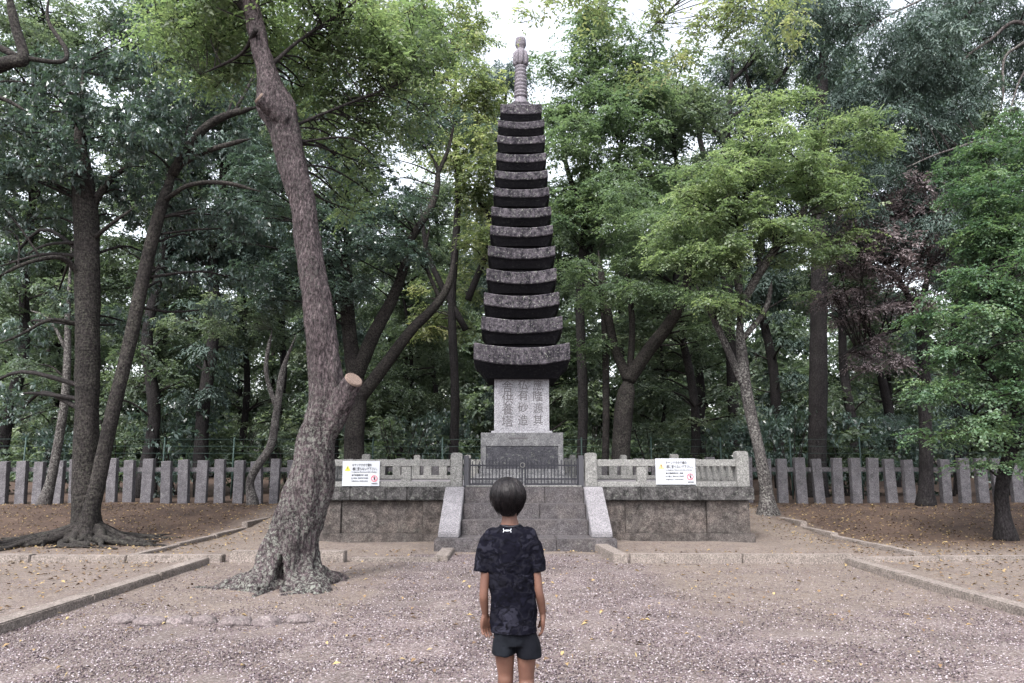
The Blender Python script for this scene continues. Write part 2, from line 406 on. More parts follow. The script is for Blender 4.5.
kerb('stone_kerb', 'crosswise kerb right of the steps, turned back at its end', [(1.62, 10.55, 4.7, 10.55, .14, .12, 0), (1.38, 11.75, 1.5, 10.5, .2, .13, 0)])
kerb('stone_kerb', 'low thin crosswise kerb reaching to the right edge', [(4.8, 10.75, 12, 11.1, .16, .06, 0)])
kerb('stone_kerb', 'thin half buried kerb slanting back left toward the stone platform', [(-5.5, 11.0, -5.25, 16.4, .12, .055, 0)])
kerb('stone_kerb', 'thin half buried kerb slanting back right beside the mottled tree', [(5.95, 11.2, 5.75, 16.4, .14, .06, 0)])

# edging stones
xs_px = [122, 152, 181, 205, 238, 268, 298]; wpx = [26, 28, 22, 22, 32, 26, 24]
names = ['leftmost low pale stone in the row on the gravel', 'flat long stone second from the left in the gravel row', 'small round stone third from the left in the gravel row',
         'small lumpy stone in the middle of the gravel row', 'widest grey stone, fifth in the gravel row', 'rough stone second from the right in the gravel row', 'smooth rightmost stone of the gravel row nearest the boy']
for px, wp, lb in zip(xs_px, wpx, names):
    p = P(px, 616, 6.75); bm = bmesh.new(); bmesh.ops.create_icosphere(bm, subdivisions=4, radius=1)
    rx = wp*mpp(6.75, 616)*.58; s = random.random()*50
    for v in bm.verts:
        d = 1+.22*mnoise.noise(v.co*1.2+Vector((s, 0, 0)))+.06*mnoise.noise(v.co*4+Vector((s, 0, 0)))
        v.co = Vector((v.co.x*rx, v.co.y*rx*.7, v.co.z*.058))*d
    o = bm_obj('edging_stone', bm, M['stone'], smooth=True); o.location = (p.x, 6.75+random.uniform(-.05, .05), .008)
    tag(o, lb, 'stone', 'row of stones set in the gravel')

# ------------------------------------------------------------------ stone platform with steps
YF = 13.35; YB = 19.2; HWD = 3.98; TOP = .93
def platform():
    t = thing('stone_platform', 'wide granite platform with stained walls carrying the tower', 'platform', (AX, YF, 0))
    L, R = AX-HWD, AX+HWD
    def part(name, mat, f, bev=.008):
        bm = bmesh.new(); f(bm)
        if bev: bmesh.ops.bevel(bm, geom=bm.edges[:], offset=bev, segments=2, affect='EDGES')
        return bm_obj(name, bm, M[mat], t)
    for a, b, c in ((L-.06, AX-1.08, -1), (AX+1.08, R+.06, 1)):
        def base(bm):
            box(bm, a, b, YF-.06, YF+.3, -.1, .13); e = (L-.06, L+.3) if c < 0 else (R-.3, R+.06); box(bm, *e, YF+.302, YB, -.1, .13)
        part('base_course', 'wall', base)
    def wall(bm):
        for sg in (-1, 1):
            e = AX+sg*HWD; i = AX+sg*1.36
            box(bm, min(e, e-sg*.75), max(e, e-sg*.75), YF+.01, YF+.3, .13, .70)     # end pier
            box(bm, min(i, i+sg*.42), max(i, i+sg*.42), YF+.01, YF+.3, .13, .70)     # inner pier
            a, b = sorted((e-sg*.756, i+sg*.426)); box(bm, a, b, YF+.06, YF+.3, .13, .70)
            xx = sorted((e, e-sg*.3)); box(bm, xx[0], xx[1], YF+.31, YB, .13, .70)
        box(bm, L, R, YB, YB+.2, -.1, .70)
    part('retaining_wall', 'wall', wall)
    def cap(bm):
        for sg in (-1, 1):
            e = AX+sg*(HWD+.08); i = AX+sg*1.06; n = 3
            for k in range(n):
                a = i+(e-i)*k/n+sg*.004; b = i+(e-i)*(k+1)/n-sg*.004; a, b = sorted((a, b)); box(bm, a, b, YF-.07, YF+.45, .70, TOP)
            y = YF+.46
            for k in range(4):
                a, b = sorted((e, e-sg*.5)); box(bm, a, b, y+.004, y+1.4-.004, .70, TOP); y += 1.4
        box(bm, L-.08, R+.08, y, y+.3, .70, TOP)
    part('coping', 'cap', cap, .012)
    bm = bmesh.new(); box(bm, L+.4, R-.4, YF+.46, YB, .5, TOP-.015); bm_obj('paving', bm, M['cheek'], t)
    # steps
    def steps(bm):
        x0, x1 = AX-1.04, AX+1.04
        for k, (yf, yb, z0, z1) in enumerate(((12.42, 12.8, .19, .425), (12.79, 13.16, .425, .665), (13.15, 13.85, .665, TOP-.004))):
            cuts = [x0, x0+.9+.25*k, x1] if k != 1 else [x0, x0+1.3, x1]
            for a, b in zip(cuts, cuts[1:]): box(bm, a+.003, b-.003, yf, yb, z0-.05, z1)
    part('steps', 'step', steps, .012)
    def bot(bm):
        x0, x1 = AX-1.42, AX+1.42; c = [x0, x0+.95, x0+1.9, x1]
        for a, b in zip(c, c[1:]): box(bm, a+.003, b-.003, 11.78, 12.44, -.1, .19)
    part('bottom_step', 'step', bot, .014)
    for sg in (-1, 1):
        bm = bmesh.new()
        poly = [(11.98, .19), (11.98, .27), (13.2, TOP+.005), (13.34, TOP+.005), (13.34, .19)]
        a, b = sorted((AX+sg*1.045, AX+sg*1.375))
        prism(bm, poly, 'x', a, b, .012)
        bm_obj('side_slab', bm, M['cheek'], t)
    return t
platform()

def railing_side(sg, word):
    t = thing('stone_railing', f'pale low stone railing on the platform {word} of the iron gate', 'railing', (AX+sg*2.5, YF+.1, TOP), 'stone railings on the platform')
    gx = AX+sg*1.2; ex = AX+sg*3.90; yf = YF+.12
    def post(x, y, w=.2, h=.62):
        bm = bmesh.new(); prism(bm, [(x-w/2, TOP), (x-w/2, TOP+h-.03), (x-w*.3, TOP+h), (x+w*.3, TOP+h), (x+w/2, TOP+h-.03), (x+w/2, TOP)], 'y', y-w/2, y+w/2, .01)
        bm_obj('post', bm, M['rail'], t)
    def rail(x0, x1, y0, y1, z0, z1, nm):
        bm = bmesh.new(); x0, x1 = sorted((x0, x1)); box(bm, x0, x1, y0, y1, TOP+z0, TOP+z1, .01, wob=.004); bm_obj(nm, bm, M['rail'], t)
    post(gx, yf, .21, .60); post(ex, yf, .22, .63); post(ex, YB-.2, .2, .62)
    rail(gx+sg*.11, ex-sg*.11, yf-.07, yf+.07, .36, .48, 'top_rail')
    rail(gx+sg*.11, ex-sg*.11, yf-.09, yf+.09, .0, .09, 'curb')
    rail(ex-.07, ex+.07, yf+.12, YB-.3, .36, .48, 'top_rail'); rail(ex-.09, ex+.09, yf+.12, YB-.3, .0, .09, 'curb')
    rail(ex-sg*.1, AX+sg*.01, YB-.27, YB-.13, .36, .48, 'top_rail'); rail(ex-sg*.1, AX+sg*.01, YB-.29, YB-.11, .0, .09, 'curb')
    def bal(x, y, w=.14):
        bm = bmesh.new(); box(bm, x-w/2, x+w/2, y-w*.35, y+w*.35, TOP+.09, TOP+.362, .008); bm_obj('baluster', bm, M['rail'], t)
    for k in (1, 2): bal(gx+(ex-gx)*k/3, yf, .17)
    for k in range(1, 11): bal(ex, yf+(YB-.2-yf)*k/11, .2)
    for k in range(1, 10): bal(ex+(AX-ex)*k/10, YB-.2, .2)
    for k in (.33, .66): post(ex+(AX-ex)*k, YB-.2, .16, .6)
    return t
railing_side(-1, 'left'); railing_side(1, 'right')

def gate():
    t = thing('iron_gate', 'low black iron double gate at the top of the steps', 'gate', (AX, YF+.1, TOP))
    y = YF+.14; x0, x1 = AX-1.03, AX+1.03
    for x in (x0, x1):
        bm = bmesh.new(); box(bm, x-.045, x+.045, y-.05, y+.05, TOP, TOP+.55, .006); bm_obj('gate_post', bm, M['frame'], t)
    for sg in (-1, 1):
        a, b = (x0+.05, AX-.012) if sg < 0 else (AX+.012, x1-.05)
        bm = bmesh.new()
        for z in (.03, .12, .36): box(bm, a, b, y-.012, y+.012, TOP+z, TOP+z+.028)
        box(bm, a, a+.03, y-.015, y+.015, TOP+.02, TOP+.5); box(bm, b-.03, b, y-.015, y+.015, TOP+.02, TOP+.5)
        lf = bm_obj('gate_leaf', bm, M['iron'], t)
        bm = bmesh.new(); n = 15
        for k in range(n):
            xx = a+.03+(b-a-.06)*(k+.5)/n; zt = .44+(.03 if k % 3 == 1 else 0)
            bmesh.ops.create_cone(bm, cap_ends=True, segments=6, radius1=.009, radius2=.009, depth=zt-.02, matrix=Matrix.Translation((xx, y, TOP+.03+(zt-.02)/2)))
        bm_obj('bars', bm, M['iron'], lf)
    T = Tubes(); T.tube([(AX+.04*cos(a)-.02, y-.02, TOP+.38+.04*sin(a), .008) for a in np.linspace(0, 2*pi, 14)], 6)
    T.build('latch_ring', M['rail'], t)
    bm = bmesh.new(); box(bm, x0, x1, y-.06, y+.08, TOP-.001, TOP+.022, .004); bm_obj('threshold', bm, M['rail'], t)
gate()

# ------------------------------------------------------------------ text helper
def text_mesh(body, size, extrude=.003, thin=0.0):
    cu = bpy.data.curves.new('txt', 'FONT'); cu.body = body; cu.size = size; cu.extrude = extrude; cu.offset = thin; cu.align_x = 'CENTER'; cu.align_y = 'CENTER'
    o = bpy.data.objects.new('txt', cu); COL.objects.link(o)
    dg = bpy.context.evaluated_depsgraph_get(); me = bpy.data.meshes.new_from_object(o.evaluated_get(dg))
    bpy.data.objects.remove(o); me.materials.clear(); return me
def text_part(name, lines, mat, parent, width=None):
    """lines: (string, x, y, z, size, width or None); upright text facing the camera"""
    bm = bmesh.new()
    for s, x, y, z, size, wd, offs in lines:
        me = text_mesh(s, size); xs = [v.co.x for v in me.vertices]
        if not xs: continue
        k = 1.0 if wd is None else wd/(max(xs)-min(xs)); cx = (max(xs)+min(xs))/2 if wd is not None else 0
        tmp = bmesh.new(); tmp.from_mesh(me)
        for v in tmp.verts: v.co = Vector((x+(v.co.x-cx)*k, y-v.co.z, z+v.co.y))+Vector((0, 0, 0))
        me2 = bpy.data.meshes.new('t'); tmp.to_mesh(me2); tmp.free(); bm.from_mesh(me2); bpy.data.meshes.remove(me2); bpy.data.meshes.remove(me)
    bmesh.ops.recalc_face_normals(bm, faces=bm.faces[:])
    return bm_obj(name, bm, mat, parent)

# ------------------------------------------------------------------ pagoda
YT = 16.6
def zat(py, Y): return P(512, py, Y).z
def square_loft(bm, rings, curve=0.0):
    """rings of (half width, z, lift): square rings, corners raised by lift"""
    N = 8; out = []
    for hw, z, lift in rings:
        r = []
        for side in range(4):
            for k in range(N):
                u = -1+2*k/N
                x, y = ((u, -1), (1, u), (-u, 1), (-1, -u))[side]
                r.append(bm.verts.new((AX+x*hw, YT+y*hw, z+lift*abs(u)**2.2)))
        out.append(r)
    m = 4*N
    for a, b in zip(out, out[1:]):
        for k in range(m): bm.faces.new([a[k], a[(k+1) % m], b[(k+1) % m], b[k]])
    bm.faces.new(out[0][::-1]); bm.faces.new(out[-1])
def pagoda():
    t = thing('stone_pagoda', 'tall dark thirteen tiered stone pagoda with a ringed spire', 'pagoda', (AX, YT, TOP))
    # (rim centre y px, rim height px, width px)
    tiers = [(357.5, 20, 97), (327.6, 15.5, 82), (303, 14.5, 76), (278.6, 14, 70), (254.5, 12, 68), (233, 11, 63), (214, 10.5, 60.5),
             (194, 9.5, 56.5), (176.5, 9, 53.6), (159, 9, 50.6), (141, 8.5, 48.4), (125.6, 8, 47), (110, 11, 42)]
    info = []
    for cy, hp, wp in tiers:
        hw = .5*wp*mpp(YT, cy); hw = .5*wp*mpp(YT-hw, cy)
        Yf = YT-hw; info.append((hw, zat(cy+hp/2, Yf), zat(cy-hp/2, Yf)))
    colhw = .5*55*mpp(YT-.6, 400)
    zc0, zc1 = zat(431, YT-colhw), info[0][1]-.16
    for i, (hw, z0, z1) in enumerate(info):
        nz0 = info[i+1][1] if i < 12 else None
        z0 += (z1-z0)*.13
        h = z1-z0; lift = h*(.30 if i < 12 else .1)
        body = hw*.74 if i == 0 else hw*.82
        under = z0-(.20 if i == 0 else min(.16, .5*(z0-info[i-1][2])))-(z1-z0)*.15
        rings = [(body*1.0, under, 0), (hw*.985, z0-.035, lift*.7), (hw, z0, lift), (hw*.995, z1-.02, lift), (hw*.97, z1, lift)]
        if nz0: rings += [(body*.85, z1+.09*h, 0)]
        # fascia stone
        b2 = bmesh.new(); top = [(hw*.995, z1-.02, lift), (hw*.965, z1+.003, lift)]
        top += [(hw*.62, z1+.05, 0)] if nz0 else [(hw*.8, z1+.03, lift*.5), (hw*.45, z1+.16, 0), (.17, z1+.24, 0)]
        square_loft(b2, [(hw*.985, z0, lift)]+[(hw, z0+.02, lift)]+top)
        for v in b2.verts: v.co += Vector((mnoise.noise(v.co*3), mnoise.noise(v.co*3+Vector((9, 0, 0))), mnoise.noise(v.co*2.3+Vector((0, 9, 0)))))*.012
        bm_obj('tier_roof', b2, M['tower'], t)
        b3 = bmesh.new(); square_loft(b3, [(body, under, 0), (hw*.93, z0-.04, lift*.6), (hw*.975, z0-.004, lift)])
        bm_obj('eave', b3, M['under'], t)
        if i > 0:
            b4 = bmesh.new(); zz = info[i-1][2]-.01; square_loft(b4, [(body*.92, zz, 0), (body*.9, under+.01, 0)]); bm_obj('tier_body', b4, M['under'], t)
    b = bmesh.new(); box(b, AX-colhw, AX+colhw, YT-colhw, YT+colhw, zc0, zc1+.25, .012); bm_obj('column', b, M['column'], t)
    # carved inscription
    g = .135; k = mpp(YT-colhw, 405); yy = YT-colhw-.0005
    def colm(chars, px, pys, sz): return [(c, (px-512)*k, yy, P(512, py, yy).z, sz, sz*.9, 0) for c, py in zip(chars, pys)]
    lines = colm('舎供養塔', 507.5, (387.5, 399, 410, 422), .27)+colm('仏有砂造', 523, (386, 396, 408, 421), .24)+colm('應隆源其', 538, (386, 397, 409, 421), .235)
    text_part('inscription', lines, M['carve'], t)
    # pedestal
    hwp = .5*83*mpp(YT-.95, 450)
    b = bmesh.new(); box(b, AX-colhw*1.1, AX+colhw*1.1, YT-colhw*1.1, YT+colhw*1.1, zc0-.05, zc0+.001, .01); bm_obj('column_base', b, M['column'], t)
    z1, z0 = zc0-.045, zat(469, YT-hwp)
    b = bmesh.new(); box(b, AX-hwp, AX+hwp, YT-hwp+.03, YT+hwp, z0, z1, .012)
    yq = YT-hwp
    zr = zat(446, yq)
    box(b, AX-hwp, AX+hwp, yq, yq+.029, zr, z1, .008)
    box(b, AX-hwp, AX-hwp+.11, yq, yq+.029, z0, zr-.001, .006); box(b, AX+hwp-.11, AX+hwp, yq, yq+.029, z0, zr-.001, .006)
    bm_obj('pedestal', b, M['plinth'], t)
    b = bmesh.new(); box(b, AX-hwp+.115, AX+hwp-.115, yq+.012, yq+.028, z0, zr-.004, .003); bm_obj('dark_panel', b, M['plinthd'], t)
    b = bmesh.new(); box(b, AX-.28, AX+.12, yq-.006, yq+.004, zat(438, yq)-.015, zat(438, yq)+.015, .002); bm_obj('slot', b, M['carve'], t)
    # faceted lower plinth with sloping edge stones
    zb = TOP-.02
    b = bmesh.new(); h2 = hwp*1.18
    square_loft(b, [(h2, zb, 0), (h2, zb+.12, 0), (h2*.98, zb+.2, -.1)]); square_loft(b, [(hwp*1.02, zb+.05, 0), (hwp*1.02, z0+.002, 0)])
    bm_obj('lower_plinth', b, M['plinth'], t)
    # spire
    T = Tubes(); cx = AX; Ys = YT
    zs0 = info[12][2]+.2; ztop = zat(39, YT); zring0 = zs0+.03; zring1 = zat(66, YT)
    T.tube([(cx, Ys, zs0-.1, .19), (cx, Ys, zs0, .19), (cx, Ys, zs0+.06, .20), (cx, Ys, zs0+.12, .15), (cx, Ys, zs0+.2, .135)], 20)
    n = 9; z = zs0+.2; path = []
    st = (zring1-z)/n
    for i in range(n):
        r = .165-.03*i/n; path += [(cx, Ys, z+st*.02, r*.82), (cx, Ys, z+st*.3, r), (cx, Ys, z+st*.62, r), (cx, Ys, z+st*.9, r*.82)]; z += st
    T.tube(path, 20); T.build('spire', M['spire'], t)
    T = Tubes()
    z = zring1; hh = ztop-z
    T.tube([(cx, Ys, z-.02, .12), (cx, Ys, z+.03, .155), (cx, Ys, z+hh*.2, .15), (cx, Ys, z+hh*.5, .14), (cx, Ys, z+hh*.58, .10), (cx, Ys, z+hh*.64, .085), (cx, Ys, z+hh*.70, .12), (cx, Ys, z+hh*.76, .135), (cx, Ys, z+hh*.97, .125), (cx, Ys, z+hh, .12)], 16)
    for q in range(8):
        a = q*pi/4+.2; dx, dy = cos(a), sin(a)
        T.tube([(cx+dx*.11, Ys+dy*.11, z+.0, .03), (cx+dx*.155, Ys+dy*.155, z+.05, .042), (cx+dx*.15, Ys+dy*.15, z+hh*.42, .04), (cx+dx*.12, Ys+dy*.12, z+hh*.52, .025)], 8)
    T.build('finial', M['spire'], t)
pagoda()

# ------------------------------------------------------------------ signs on the railing
def sign(px0, px1, py0, py1, lab, tri):
    Y = YF+.0; a = P(px0, py1, Y); b = P(px1, py0, Y); cx = (a.x+b.x)/2; cz = (a.z+b.z)/2; w = b.x-a.x; h = b.z-a.z
    t = thing('warning_sign', lab, 'sign', (cx, Y, a.z), 'white warning signs on the stone railings')
    bm = bmesh.new(); box(bm, cx-w/2, cx+w/2, Y-.006, Y+.006, cz-h/2, cz+h/2, .002); bm_obj('plate', bm, M['signw'], t)
    y = Y-.008; L = cx-w/2
    L1 = [('キケンですので柵の', L+w*.52, y, cz+h*.33, h*.13, w*.52, 0), ('柵に登らないで下さい。', L+w*.60, y, cz+h*.175, h*.14, w*.66, 0),
          ('It is dangerous. Please do not climb on the fence.', L+w*.59, y, cz+h*.06, h*.06, w*.68, 0),
          ('请不要攀爬栏杆  危险', L+w*.47, y, cz-h*.07, h*.07, w*.44, 0), ('立入禁止  올라가지 마세요', L+w*.47, y, cz-h*.19, h*.07, w*.46, 0),
          ('위험하오니 주의하세요', L+w*.47, y, cz-h*.31, h*.06, w*.44, 0), ('管理事務所', L+w*.87, y, cz-h*.41, h*.05, w*.16, 0)]
    text_part('lettering', L1, M['ink'], t)
    bm = bmesh.new(); tx, tz, s = L+w*.14, cz+h*.2, h*.2
    prism(bm, [(tx-s*.62, tz-s*.5), (tx+s*.62, tz-s*.5), (tx, tz+s*.62)], 'y', y-.002, y+.001); o = bm_obj('warning_triangle', bm, tri, t)
    bm = bmesh.new(); prism(bm, [(tx-s*.07, tz-s*.12), (tx+s*.07, tz-s*.12), (tx+s*.1, tz+s*.3), (tx-s*.1, tz+s*.3)], 'y', y-.005, y-.0025); prism(bm, [(tx-s*.08, tz-s*.36), (tx+s*.08, tz-s*.36), (tx+s*.08, tz-s*.22), (tx-s*.08, tz-s*.22)], 'y', y-.005, y-.0025)
    bm_obj('exclamation_mark', bm, M['ink'], o)
    T = Tubes(); rx, rz, r = L+w*.86, cz-h*.2, h*.115
    T.tube([(rx+r*cos(a), y, rz+r*sin(a), .007) for a in np.linspace(0, 2*pi, 24)], 6); T.tube([(rx-r*.7, y, rz+r*.7, .006), (rx+r*.7, y, rz-r*.7, .006)], 6)
    pr = T.build('prohibition_ring', M['red'], t)
    T = Tubes(); T.tube([(rx, y, rz-r*.6, .008), (rx+.005, y, rz, .012), (rx-.002, y, rz+r*.3, .009)], 6); T.tube([(rx, y, rz+r*.45, .004), (rx, y, rz+r*.55, .011), (rx, y, rz+r*.68, .004)], 6)
    T.tube([(rx, y, rz+r*.1, .006), (rx+r*.4, y, rz+r*.35, .005)], 5)
    T.build('climber_pictogram', M['ink'], pr)
sign(342, 380, 461, 486, 'white warning sign with a yellow triangle on the left railing', M['yellow'])
sign(656, 695, 458.5, 484.5, 'white warning sign with an orange triangle on the right railing', M['amber'])

# ------------------------------------------------------------------ stone fences
def fence(label, x0, x1, Y, ys, ptop):
    t = thing('stone_fence', label, 'fence', (x0, Y, .3), 'purple grey stone picket fences')
    sp = .46; n = int(abs(x1-x0)/sp)
    for i in range(n):
        x = x0+(x1-x0)*i/n+random.uniform(-.03, .03); y = Y+ys*(x-x0)
        g = ZG(x, y); h = ptop-.3+random.uniform(-.05, .03); w = random.uniform(.235, .275); bm = bmesh.new()
        box(bm, -w/2, w/2, -.08, .08, -.15, h, .014, wob=.01)
        bmesh.ops.rotate(bm, verts=bm.verts[:], cent=(0, 0, 0), matrix=Matrix.Rotation(random.gauss(0, .012)-(.03 if x1 < x0 else 0), 3, 'Y')@Matrix.Rotation(random.gauss(0, .03), 3, 'X'))
        bmesh.ops.translate(bm, verts=bm.verts[:], vec=(x, y, g)); bm_obj('post', bm, M['fence'], t)
    for zz in (.80, ):
        k = 4
        for i in range(k):
            a = x0+(x1-x0)*i/k; b = x0+(x1-x0)*(i+1)/k; bm = bmesh.new()
            vs = box(bm, min(a, b)+.01, max(a, b)-.01, -.045, .045, zz+.3, zz+.41)
            for v in vs: v.co.y += Y+ys*(v.co.x-x0)+.1
            bm_obj('rail', bm, M['fence'], t)
fence('stone picket fence left of the tower behind the twin tree', AX-.3, -15, 19.6, .01, 1.42)
fence('stone picket fence right of the tower beyond the bare dirt', AX+.3, 15, 19.6, 0, 1.44)

def wire_fence():
    t = thing('wire_fence', 'dark green wire fence on thin posts behind the stone fence', 'fence', (0, 21.5, .3))
    T = Tubes()
    for z in (.75, 1.05, 1.3, 1.5, 1.7): T.tube([(-16, 21.5, .3+z, .006), (0, 21.5, .28+z, .006), (16, 21.5, .3+z, .006)], 5)
    T.build('wires', M['mesh'], t)
    for i in range(17):
        T = Tubes(); x = -16+2*i; T.tube([(x, 21.5, .2, .022), (x, 21.5, 2.05, .022)], 6); T.build('post', M['mesh'], t)
wire_fence()

# ------------------------------------------------------------------ foliage
def unit(a): return a/(np.linalg.norm(a, axis=-1, keepdims=True)+1e-9)
def leaf_geo(pos, d, nrm, L, Wd, tint, fold=.25, droop=.15):
    side = unit(np.cross(d, nrm)); nrm = unit(np.cross(side, d))
    mid = pos+d*(L*.45)[:, None]
    e = side*(Wd*.5)[:, None]; up = nrm*(Wd*fold)[:, None]
    tip = pos+d*L[:, None]-nrm*(L*droop)[:, None]
    V = np.stack([pos, mid+e+up, tip, mid-e+up], 1).reshape(-1, 3)
    return V, np.repeat(tint, 4)
def foliage(clumps, style, seed):
    """clumps: (cx,cy,cz,r) ; returns leaf vertices, tints and twig segments"""
    R = np.random.default_rng(seed); VV = []; TT = []
    # style: sprays per m2, leaves per spray, leaf length, width, spray length, flatness, droop of spray
    S = {'broad':  (52, 13, .105, .040, .20, .60, -.05),
         'mid':    (60, 14, .075, .036, .26, .60, -.15),
         'light':  (52, 14, .070, .034, .34, .70, -.25),
         'maple':  (62, 18, .060, .040, .36, .30, -.08),
         'cedar':  (60, 20, .095, .026, .42, .55, -.55),
         'bgmid':  (30, 12, .125, .070, .42, .60, -.12),
         'bglight': (30, 12, .115, .062, .45, .50, -.18),
         'bgmaple': (40, 16, .095, .055, .44, .35, -.10),
         'bgcedar': (32, 16, .15, .045, .50, .55, -.45),
         'bgbroad': (30, 12, .14, .065, .32, .65, -.1),
         'far':    (14, 12, .26, .16, .8, .7, -.1),
         'brown':  (60, 14, .075, .032, .34, .45, -.15)}[style]
    dens, nl, L0, W0, SL, flat, dr = S
    for (cx, cy, cz, r) in clumps:
        ns = max(6, int(DENS*dens*r*r*R.uniform(.75, 1.2)))
        q = unit(R.normal(size=(ns, 3)))*(R.random((ns, 1))**.45)*r; q[:, 2] *= flat
        # irregular clump outline
        q *= (1+.35*np.sin(q[:, :1]*5/r+cx*3)+.25*np.sin(q[:, 1:2]*7/r+cz*5))*.85
        out = unit(q+R.normal(size=(ns, 3))*.35*r)
        t = out.copy(); t[:, 2] = t[:, 2]*.45+dr+R.normal(size=ns)*.15; t = unit(t)
        up = unit(np.stack([R.normal(size=ns)*.3, R.normal(size=ns)*.3, np.ones(ns)], 1))
        side = unit(np.cross(t, up)); n2 = unit(np.cross(side, t))
        base = np.array([cx, cy, cz])+q
        cl = R.normal()*.13
        stint = np.clip(.48+cl+R.normal(size=ns)*.12+q[:, 2]/r*.12, 0, 1)
        s = (np.arange(nl)+.5)/nl
        sl = SL*R.uniform(.65, 1.3, ns)
        if style in ('broad', 'bgbroad'):
            a = R.random((ns, nl))*2*pi; e = R.uniform(-.25, .8, (ns, nl))
            D = (np.cos(a)*np.cos(e))[..., None]*side[:, None]+(np.sin(a)*np.cos(e))[..., None]*n2[:, None]+np.sin(e)[..., None]*t[:, None]
            D[..., 2] -= .15
            pos = base[:, None]+t[:, None]*(s[None]*sl[:, None]*.8)[..., None]
            N = up[:, None]+R.normal(size=(ns, nl, 3))*.35
        else:
            sg = np.where(np.arange(nl) % 2 == 0, 1, -1)[None, :, None]
            spread = .85 if style not in ('cedar', 'bgcedar') else .6
            D = t[:, None]*.6+side[:, None]*sg*spread+R.normal(size=(ns, nl, 3))*.22
            D[..., 2] -= .12 if style not in ('cedar', 'bgcedar') else .35
            bend = (s**2)[None, :, None]*np.array([0, 0, -1.])[None, None]*(sl*.35)[:, None, None]
            lat = R.normal(size=(ns, nl, 1))*side[:, None]*(sl*.16)[:, None, None]
            pos = base[:, None]+t[:, None]*((s-.35)[None]*sl[:, None])[..., None]+bend+lat
            N = n2[:, None]*1.0+R.normal(size=(ns, nl, 3))*.32
        D = unit(D); L = L0*R.uniform(.6, 1.3, (ns, nl))*R.uniform(.75, 1.2, (ns, 1)); Wd = L*(W0/L0)*R.uniform(.8, 1.2, (ns, nl))
        tn = np.clip(stint[:, None]+R.normal(size=(ns, nl))*.10, 0, 1)
        v, tt = leaf_geo(pos.reshape(-1, 3), D.reshape(-1, 3), unit(N).reshape(-1, 3), L.ravel(), Wd.ravel(), tn.ravel())
        VV.append(v); TT.append(tt)
    return np.concatenate(VV), np.concatenate(TT)
LEAVES = [0]; FILL = 4.4; DENS = 2.1
def crown_obj(name, clumps, style, mat, seed, parent):
    V, T = foliage(clumps, style, seed); LEAVES[0] += len(V)//4
    return mobj(name, quick_mesh(name, V, np.arange(len(V)).reshape(-1, 4), T), mat, parent)
def envelope_clumps(envs, cr, fill, R, Yswap=None):
    """envs: (px,py,Y, rx px, ry px, depth m) -> clumps spread through those ellipsoids"""
    out = []
    for (px, py, Y, rx, ry, rd) in envs:
        k = mpp(Y, py); c = P(px, py, Y); a, b = rx*k, ry*k
        n = max(3, int(FILL*fill*(a*b*rd)/(cr**3)*1.1))
        pts = []
        for _ in range(n*3):
            if len(pts) >= n: break
            q = unit(R.normal(size=3))*(R.random()**.42)
            p = np.array([c.x+q[0]*a, Y+q[1]*rd, c.z+q[2]*b])
            r = cr*R.uniform(.6, 1.25)
            if p[2]-r*.5 < ZG(p[0], p[1])+.1: continue
            if pts and min(np.linalg.norm(p-o[:3]) for o in pts) < cr*.5: continue
            pts.append(np.array([*p, r]))
        out += [tuple(p) for p in pts]
    return out
def crown_branches(T, skel, clumps, R, thick=.028, subs=4):
    sk = np.asarray(skel)
    for c in clumps:
        p = np.array(c[:3]); r = c[3]
        dd = np.linalg.norm(sk[:, :3]-p, axis=1)+np.maximum(0, sk[:, 2]-p[2]+.2)*1.5
        j = int(np.argmin(dd)); a = sk[j]
        if dd[j] > 6: continue
        th = min(a[3]*.6, thick*(.6+.25*dd[j]))
        mid = (a[:3]+p)/2+R.normal(size=3)*.12*dd[j]*.5; mid[2] += .08*dd[j]
        path = catmull([(a[:3], th), (mid, th*.75), (p, th*.4), (p+unit(p-a[:3])*r*.5, .004)], 4)
        T.tube(path, 5)
        for _ in range(subs):
            q = unit(R.normal(size=3)); q[2] = q[2]*.4+.1
            b = path[R.integers(len(path)//2, len(path)-2)]
            e = p+q*r*.85
            m2 = (b[:3]+e)/2+R.normal(size=3)*.06
            T.tube(catmull([(b[:3], min(b[3]*.7, .012)), (m2, .007), (e, .003)], 3), 4)
def tapered(p):
    m = max(3, len(p)//4)
    p[-m:, 3] *= np.linspace(1, .12, m); return p
def pxpath(pts, n=6):
    """pts: (px,py,radius px,Y) -> smooth world path"""
    out = []
    for px, py, rp, Y in pts: out.append((P(px, py, Y), rp*.9*mpp(Y, py)))
    return catmull(out, n)

